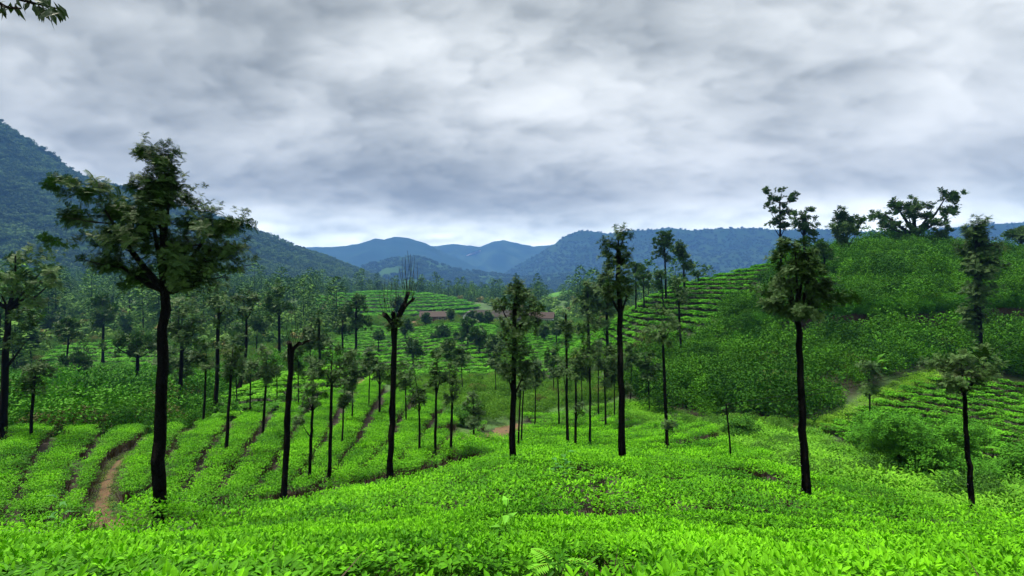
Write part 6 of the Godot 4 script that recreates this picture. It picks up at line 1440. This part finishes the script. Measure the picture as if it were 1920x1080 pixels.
func pollards() -> void:
	var shoots := []
	for q in [[757, 552, 748, 500], [760, 548, 754, 482], [763, 550, 760, 478], [766, 548, 764, 470], [768, 552, 770, 476], [770, 552, 773, 482], [771, 556, 778, 480], [773, 560, 782, 492], [764, 546, 757, 495], [762, 554, 767, 498], [772, 562, 776, 510]]:
		shoots.append([seen(q[0], q[1], 14.5), seen(q[2], q[3], 14.4 + rng.randf_range(-0.3, 0.5))])
	for q in [[722, 586, 716, 530], [726, 584, 722, 522], [730, 586, 729, 518], [734, 586, 735, 526], [737, 588, 740, 524], [740, 590, 745, 532], [720, 588, 712, 546], [743, 588, 748, 548], [773, 566, 782, 560], [716, 592, 708, 588]]:
		shoots.append([seen(q[0], q[1], 14.5), seen(q[2], q[3], 14.4 + rng.randf_range(-0.3, 0.5))])
	pollard("taller pollarded tree with many thin upright shoots against the blue mountain", Vector3(-3.22, -3.60, -14.50), Vector3(-3.08, 0.64, -14.50), 0.088,
		[[Vector3(-3.08, 0.60, -14.50), Vector3(-3.32, 0.85, -14.45), 0.06], [Vector3(-3.06, 0.63, -14.50), Vector3(-2.83, 1.10, -14.55), 0.075], [Vector3(-2.85, 1.09, -14.55), Vector3(-2.75, 1.38, -14.60), 0.05], [Vector3(-2.85, 1.06, -14.55), Vector3(-2.60, 1.24, -14.50), 0.035], [Vector3(-3.09, 0.71, -14.50), Vector3(-3.13, 0.87, -14.60), 0.06]],
		shoots, [[Vector3(-2.96, 0.63, -14.50), 0.10], [Vector3(-3.20, 0.54, -14.50), 0.08]])
	shoots = []
	for q in [[545, 648, 538, 592], [548, 648, 545, 580], [550, 646, 552, 570], [553, 646, 560, 588], [556, 648, 566, 600], [560, 644, 572, 596], [572, 640, 585, 604], [580, 638, 610, 622], [584, 640, 604, 632], [546, 652, 520, 640], [550, 650, 575, 612]]:
		shoots.append([seen(q[0], q[1], 14.5), seen(q[2], q[3], 14.4 + rng.randf_range(-0.3, 0.5))])
	pollard("shorter pollarded tree with a flat cut head and a few crooked shoots", Vector3(-6.01, -4.13, -14.50), Vector3(-5.79, -0.02, -14.50), 0.085,
		[[Vector3(-5.79, -0.06, -14.50), Vector3(-5.58, 0.08, -14.50), 0.05], [Vector3(-5.59, 0.08, -14.50), Vector3(-5.39, 0.14, -14.60), 0.028], [Vector3(-5.80, -0.06, -14.50), Vector3(-5.79, 0.11, -14.40), 0.06]],
		shoots, [])

func seen(px: float, py: float, d: float) -> Vector3:
	return Vector3((px - 960.0) / 1037.0 * d, EYE - (py - 540.0) / 1037.0 * d, -d)

# ------------------------------------------------------------------ single bushes
func bush(called: String, label: String, at: Vector3, rx: float, ry: float, tone: String, leaf: float, group := "") -> void:
	var r := RandomNumberGenerator.new()
	r.seed = label.hash()
	var y := height(at.x, at.z)
	var o := thing(called, label, "bush", Vector3(at.x, y, at.z), group)
	var many := Copies.new()
	var cols: Array = TONE[tone]
	var lobes := []
	for k in 12:
		var a := r.randf() * TAU
		var q := sqrt(r.randf()) * 0.7
		lobes.append([Vector3(cos(a) * q * rx, ry * r.randf_range(0.35, 1.55) * (1.0 - 0.35 * q), sin(a) * q * rx), r.randf_range(0.3, 0.5)])
	var n := int(22.0 * rx * ry / (leaf * leaf))
	for k in mini(n, 4200):
		var l: Array = lobes[r.randi() % 12]
		var d := Vector3(r.randfn(), r.randfn() * 0.8 + 0.2, r.randfn()).normalized() * pow(r.randf(), 0.3)
		var p: Vector3 = l[0] + d * l[1] * Vector3(rx, ry, rx)
		if p.y < 0.05:
			p.y = r.randf() * 0.3
		many.put(turned(r.randf() * TAU, 0.7 * r.randf(), atan2(-d.x, d.z), leaf * r.randf_range(0.7, 1.3)), p, shade(cols[0], cols[1], r.randf()))
	o.add_child(many.node("foliage", meshes.leafy[r.randi() % 2], mats.bush), true)
	for k in 5:
		var s := Shape.new()
		var l: Vector3 = lobes[k][0]
		s.tube([Vector3(l.x * 0.15, -0.2, l.z * 0.15), l * Vector3(0.5, 0.5, 0.5), l], [0.05, 0.035, 0.015], 5, Color(0.05, 0.04, 0.025), 0.1, k)
		part("stem", s.mesh(), mats.bark, o)

func bushes() -> void:
	bush("large_bush", "large leafy bush standing in the bright weeds on the right", Vector3(12.74, -4.44, -17.50), 2.1, 1.45, "bush_light", 0.125)
	bush("bush", "bush cut by the right picture edge beside the terraces", Vector3(17.22, -5.23, -18.50), 1.1, 0.95, "bush_light", 0.17)
	bush("round_bush", "big dome-shaped bush in the left hollow, well rounded", Vector3(-59.86, -12.49, -80.00), 3.9, 2.6, "bush", 0.36)
	bush("bush", "bright bush on the left hollow's edge, right of the rusty one", Vector3(-32.16, -9.63, -46.00), 2.2, 1.4, "bush_light", 0.22)
	bush("bush", "spreading bush with light tips behind the bright one in the hollow", Vector3(-41.67, -11.03, -58.00), 3.0, 1.7, "bush_light", 0.26)
	for q in [[62, 43, 2.2, 1.5, "bush_light", "bright rounded bush in the left hollow, nearest to the left picture edge"], [132, 54, 2.6, 1.9, "bush", "tall rounded bush in the middle of the left hollow"], [262, 43, 1.9, 1.3, "bush", "low rounded bush in the hollow just left of the largest trunk"],
			[302, 55, 2.4, 1.8, "bush_dark", "dark rounded bush in the hollow directly behind the largest trunk"], [18, 62, 3.0, 2.2, "bush_dark", "dark spreading bush far back in the hollow at the left edge"], [155, 70, 3.0, 2.0, "bush_light", "light green bush at the back of the left hollow"],
			[246, 72, 2.8, 2.2, "bush", "rounded bush at the back of the hollow below the spreading tree"], [336, 62, 2.4, 1.8, "bush_light", "light bush at the back of the hollow right of the largest trunk"], [372, 58, 2.0, 1.5, "bush", "green bush between the largest trunk and the tea hump"]]:
		bush("bush", q[5], seen(q[0], 700.0, q[1]), q[2], q[3], q[4], 0.26)
	bush("bush", "brownish rust-tinged bush at the edge of the left tea field", Vector3(-24.82, -7.04, -33.00), 1.1, 0.55, "bush_rust", 0.2)
	bush("bush", "dark bush in the hollow against the left tea field edge", Vector3(-31.70, -8.16, -38.00), 2.2, 1.9, "bush_dark", 0.22)
	bush("bush", "dark bush at the far left behind the tea field edge", Vector3(-34.26, -8.16, -38.00), 2.1, 1.8, "bush_dark", 0.22)
	bush("bush", "mid-green bush right of the largest trunk behind the tea crest", Vector3(-24.91, -8.98, -42.00), 1.3, 0.7, "bush", 0.22)
	bush("bush", "small bush at the foot of the thick-footed tall tree", Vector3(-18.47, -6.61, -36.00), 0.9, 0.7, "bush_light", 0.2)
	bush("bush", "orange-brown bush behind the trees at the left edge", Vector3(-62.37, -9.25, -70.00), 1.5, 0.9, "bush_rust", 0.34)
	bush("bush", "flat-topped pale shrub standing out on the shrubby hill", Vector3(21.76, -5.86, -48.00), 2.4, 1.0, "bush_light", 0.26)
	bush("bush", "pale bush on the shrubby hill near the grass strip", Vector3(25.39, -5.48, -45.00), 1.3, 0.9, "bush_light", 0.26)
	bush("bush", "dark bush in the scrub left of the two-lobed tree", Vector3(-3.12, -7.13, -36.00), 1.2, 0.8, "bush", 0.2)
	bush("bush", "bush in the weeds at the corner of the brown track", Vector3(12.16, -6.14, -29.00), 1.1, 0.6, "bush", 0.2)
	bush("bush", "shrub on the skyline under the wide spreading tree", Vector3(59.13, 6.41, -84.00), 2.6, 1.6, "bush_dark", 0.4)
	bush("bush", "shrub on the skyline right of the wide spreading tree", Vector3(66.35, 7.36, -86.00), 2.4, 1.6, "bush_dark", 0.4)
	bush("bush", "shrub on the skyline left of the wide spreading tree", Vector3(55.89, 6.57, -84.00), 2.0, 1.4, "bush", 0.4)
	bush("bush", "shrub on the skyline below the open feathery tree", Vector3(47.06, 5.41, -80.00), 2.2, 1.3, "bush", 0.4)

# ------------------------------------------------------------------ houses
func house(label: String, at: Vector3, turn: float, wide: float, deep: float, high: float, roof_high: float, wall_col: Color, roof_col: Color, windows: int) -> void:
	var o := thing("house", label, "house", Vector3(at.x, height(at.x, at.z), at.z), "", turn)
	var s := Shape.new()
	s.box(Vector3(0, high * 0.5 - 1.0, 0), Vector3(wide, high + 2.0, deep), wall_col)
	part("wall", s.mesh(), mats.wall, o)
	s = Shape.new()
	var e := 0.5
	var p := [Vector3(-wide / 2 - e, high - 0.1, deep / 2 + e), Vector3(wide / 2 + e, high - 0.1, deep / 2 + e), Vector3(wide / 2 + e, high + roof_high, 0), Vector3(-wide / 2 - e, high + roof_high, 0), Vector3(wide / 2 + e, high - 0.1, -deep / 2 - e), Vector3(-wide / 2 - e, high - 0.1, -deep / 2 - e)]
	for q in p:
		s.point(q, roof_col)
	for q in p:
		s.point(q + Vector3(0, -0.15, 0), roof_col)
	for f in [[0, 3, 2, 1], [3, 5, 4, 2], [6, 7, 8, 9], [9, 8, 10, 11], [0, 1, 7, 6], [5, 11, 10, 4]]:
		s.quad(f[0], f[1], f[2], f[3])
	for f in [[0, 6, 9, 3], [3, 9, 11, 5], [1, 2, 8, 7], [2, 4, 10, 8]]:
		s.quad(f[0], f[1], f[2], f[3])
	part("roof", s.mesh(), mats.wall, o)
	s = Shape.new()
	for q in [-1.0, 1.0]:
		var a := s.point(Vector3(q * wide / 2, high, deep / 2), wall_col)
		var b := s.point(Vector3(q * wide / 2, high + roof_high - 0.2, 0), wall_col)
		var c := s.point(Vector3(q * wide / 2, high, -deep / 2), wall_col)
		s.tri(a, b, c)
	part("gable", s.mesh(), mats.wall, o)
	for k in windows + 1:
		var x := lerpf(-wide * 0.42, wide * 0.42, k / float(windows))
		var is_door := k == windows / 2
		s = Shape.new()
		if is_door:
			s.box(Vector3(x, 1.0, deep / 2 + 0.02), Vector3(1.0, 2.0, 0.08), Color(0.10, 0.06, 0.04))
			part("door", s.mesh(), mats.wall, o)
		else:
			s.box(Vector3(x, high * 0.58, deep / 2 + 0.02), Vector3(1.1, 1.0, 0.06), Color(0.03, 0.035, 0.045))
			var wi := part("window", s.mesh(), mats.wall, o)
			var fr := Shape.new()
			for f in [[0.0, 0.55, 1.3, 0.1], [0.0, -0.55, 1.3, 0.1], [-0.6, 0.0, 0.1, 1.0], [0.6, 0.0, 0.1, 1.0], [0.0, 0.0, 0.06, 1.0]]:
				fr.box(Vector3(x + f[0], high * 0.58 + f[1], deep / 2 + 0.06), Vector3(f[2], f[3], 0.06), Color(0.5, 0.5, 0.48))
			part("frame", fr.mesh(), mats.wall, wi)

func houses() -> void:
	var white := Color(0.72, 0.73, 0.75)
	var brown := Color(0.026, 0.020, 0.018)
	house("long low estate house with a brown roof behind the curving tea rows", Vector3(-6.67, -10.38, -182.00), 0.05, 14.0, 6.0, 2.6, 2.0, white, brown, 8)
	house("small white gabled house at the left end of the estate houses", Vector3(-13.56, -10.47, -178.00), 1.2, 3.0, 3.4, 2.8, 1.4, white, Color(0.2, 0.2, 0.2), 2)
	house("estate house with a brown roof half hidden right of the two-lobed tree", Vector3(0.90, -10.29, -186.00), 0.0, 10.0, 6.0, 2.6, 2.0, Color(0.55, 0.52, 0.48), brown, 6)
	house("bluish-white house under a rusty roof right of the two-lobed tree", Vector3(10.07, -10.25, -180.00), -0.15, 6.5, 5.0, 2.6, 1.8, Color(0.55, 0.6, 0.72), Color(0.04, 0.024, 0.02), 4)
	house("dark-roofed shed among trees beside the brown earth", Vector3(-26.01, -9.93, -186.00), 0.1, 9.0, 5.0, 2.4, 1.6, Color(0.16, 0.13, 0.11), Color(0.05, 0.035, 0.03), 4)
	house("pale house with an orange-red roof in the trees below the left mountain", Vector3(-181.29, -0.72, -470.00), 0.3, 17.0, 9.0, 4.5, 4.0, Color(0.6, 0.5, 0.42), Color(0.36, 0.13, 0.06), 5)
	house("low house with a faded red roof far left in the valley wood", Vector3(-343.45, -1.69, -420.00), -0.1, 16.0, 7.0, 2.8, 2.6, Color(0.6, 0.58, 0.52), Color(0.30, 0.15, 0.10), 6)

# ------------------------------------------------------------------ power line
func power_line() -> void:
	var foot := Vector3(6.95, -3.88, -17.50)
	var top := Vector3(6.77, -2.10, -17.50)
	var y := height(foot.x, foot.z)
	var o := thing("power_pole", "thin leaning wooden power pole at the edge of the bright weeds", "pole", Vector3(foot.x, y, foot.z))
	var off := -Vector3(foot.x, y, foot.z)
	var s := Shape.new()
	s.tube([off + foot + Vector3(0, -0.6, 0), off + foot.lerp(top, 0.35), off + foot.lerp(top, 0.7), off + top], [0.03, 0.028, 0.025, 0.022], 8, Color(0.05, 0.04, 0.032), 0.08, 4)
	part("post", s.mesh(), mats.bark, o)
	for e in [-1.0, 1.0]:
		s = Shape.new()
		s.tube([off + top + Vector3(e * 0.025, -0.12 + e * 0.09, 0.01), off + top + Vector3(e * 0.05, -0.12 + e * 0.09, 0.01), off + top + Vector3(e * 0.07, -0.10 + e * 0.09, 0.01)], [0.012, 0.016, 0.01], 7, Color(0.4, 0.4, 0.38))
		part("insulator", s.mesh(), mats.wall, o)
	for e in [0, 1]:
		var a: Vector3 = top + Vector3(-0.07 if e == 0 else 0.07, -0.19 if e == 0 else -0.01, 0.01)
		var b := Vector3(33.50, -1.92, -36.00) + Vector3(0.0, 0.35 * e, 0.2 * e)
		var line := []
		var radii := []
		for k in 25:
			var t := k / 24.0
			line.append(a.lerp(b, t) + Vector3(0, -3.0 * t * (1 - t) * (0.45 + 0.05 * e), 0))
			radii.append(0.009)
		s = Shape.new()
		s.tube(line, radii, 5, Color(0.12, 0.12, 0.12))
		var w := part(numbered("power_wire"), s.mesh(), mats.bark, self)
		tag(w, "%s of two thin wires running from the pole across the shrubby hill" % ["lower", "upper"][e], "wire")

# ------------------------------------------------------------------ branch over the viewer's left
func overhanging_branch() -> void:
	var at := Vector3(-2.35, 2.86, -2.00)
	var o := thing("overhanging_branch", "dark leafy branch tip hanging into the top left corner", "branch", at)
	var r := RandomNumberGenerator.new()
	r.seed = 77
	var twigs := [[at, Vector3(-1.97, 2.65, -2.00), Vector3(-1.77, 2.59, -2.00), Vector3(-1.66, 2.57, -2.02)], [Vector3(-1.97, 2.65, -2.00), Vector3(-1.87, 2.59, -1.98), Vector3(-1.80, 2.55, -1.97), Vector3(-1.74, 2.54, -1.96)], [Vector3(-1.83, 2.61, -2.00), Vector3(-1.78, 2.65, -2.05), Vector3(-1.72, 2.65, -2.08)]]
	for q in twigs:
		var line := []
		var radii := []
		for k in q.size():
			line.append(q[k] - at)
			radii.append(lerpf(0.009, 0.003, k / float(q.size() - 1)))
		var s := Shape.new()
		s.tube(line, radii, 6, Color(0.03, 0.022, 0.018), 0.1, 3)
		part("twig", s.mesh(), mats.bark, o)
	var leaves := [[0, 2], [8, 10], [16, 14], [24, 12], [34, 12], [20, 4], [38, 2], [46, -2], [58, 2], [66, 0], [74, 10], [80, 4], [86, 14], [92, 8], [98, 18], [104, 12], [110, 18], [92, 20], [84, 22], [100, 2], [108, 6], [118, 18], [112, 24], [70, -6], [54, -8], [96, -6], [88, 0], [78, 18], [4, 6], [12, 2], [28, 6], [20, 16], [62, 6], [70, 8], [78, 2], [84, 8], [90, 12], [96, 12], [102, 20], [106, 14], [88, 24], [98, 26], [76, -4], [42, -8], [30, -6]]
	for q in leaves:
		var s := Shape.new()
		var p: Vector3 = seen(q[0], q[1], 2.0 + r.randf_range(-0.06, 0.06)) - at
		var d := Vector3(r.randf_range(-0.5, 0.7), r.randf_range(-1.0, -0.25), r.randf_range(-0.5, 0.5)).normalized()
		s.leaf(p, d, Vector3(r.randfn() * 0.6, 0.5, 1.0).normalized(), r.randf_range(0.04, 0.062), r.randf_range(0.016, 0.026), 0.15, 0.12, Color(0.026, 0.052, 0.017) * r.randf_range(0.8, 1.3))
		part("leaf", s.mesh(), mats.thick, o)

# ------------------------------------------------------------------ odd plants standing out of the tea
func weed(called: String, label: String, px: float, d: float, stalks: Array, col: Color) -> void:
	var x := (px - 960.0) / 1037.0 * d
	var y := height(x, -d)
	var o := thing(called, label, "weed", Vector3(x, y, -d))
	var r := RandomNumberGenerator.new()
	r.seed = label.hash()
	for q in stalks:
		var top := Vector3(q[0], q[1], q[2])
		var s := Shape.new()
		s.tube([Vector3.ZERO, Vector3(top.x * 0.3, top.y * 0.6, top.z * 0.3), top], [0.005, 0.004, 0.002], 5, col * 0.6)
		part("stem", s.mesh(), mats.tea, o)
		for k in int(q[3]):
			var t: float = 0.62 + 0.38 * k / q[3]
			var at := top * Vector3(lerpf(0.3, 1, t) * t, t, lerpf(0.3, 1, t) * t)
			var a := k * 2.5 + r.randf()
			var d2 := Vector3(cos(a), r.randf_range(0.1, 0.9), sin(a)).normalized()
			var lf := Shape.new()
			lf.leaf(at, d2, Vector3.UP, q[4] * r.randf_range(0.8, 1.1), q[5], 0.12, 0.3, col * r.randf_range(0.8, 1.2))
			part("leaf", lf.mesh(), mats.tea, o)

func fern(label: String, px: float, d: float, high: float, fronds: Array) -> void:
	var x := (px - 960.0) / 1037.0 * d
	var y := height(x, -d)
	var o := thing("fern", label, "fern", Vector3(x, y, -d))
	for q in fronds:
		var s := Shape.new()
		var from := Vector3(0, high * 0.7, 0)
		var out := Vector3(cos(q[0]), 0, sin(q[0]))
		var side := out.cross(Vector3.UP)
		for j in 13:
			var t := (j + 1) / 13.5
			var at: Vector3 = from + out * q[1] * t + Vector3.UP * (q[2] * t - q[2] * 0.9 * t * t)
			var reach: float = q[1] * 0.32 * sin(PI * (0.2 + 0.75 * t))
			for e in [-1.0, 1.0]:
				s.blade(at, at + side * e * reach + out * reach * 0.35 - Vector3.UP * reach * 0.2, out * 0.009, Color(0.14, 0.40, 0.02))
			s.blade(at - out * q[1] / 13.0, at, side * 0.003, Color(0.2, 0.3, 0.03))
		part("frond", s.mesh(), mats.tea, o)

func weeds_in_the_tea() -> void:
	var bright := Color(0.14, 0.42, 0.03)
	var cool := Color(0.07, 0.24, 0.045)
	fern("yellow-green fern frond arching over the foreground tea near the centre", 1035, 3.2, 0.72, [[0.2, 0.26, 0.12], [2.4, 0.22, 0.10], [4.0, 0.2, 0.14]])
	weed("broad_leaved_weed", "weed with big drooping leaves on the brow of the near hill", 1055, 10.0, [[0.05, 1.0, 0.0, 6, 0.24, 0.12], [-0.12, 0.9, 0.05, 5, 0.2, 0.1]], cool)
	weed("broad_leaved_weed", "tall single-stalked weed at the left beside the bare earth patch", 108, 8.2, [[0.03, 1.15, 0.0, 7, 0.2, 0.055]], cool)
	weed("broad_leaved_weed", "weed with a curled light leaf in the tea left of the fern", 945, 4.6, [[0.03, 0.86, 0.02, 5, 0.15, 0.06]], bright)
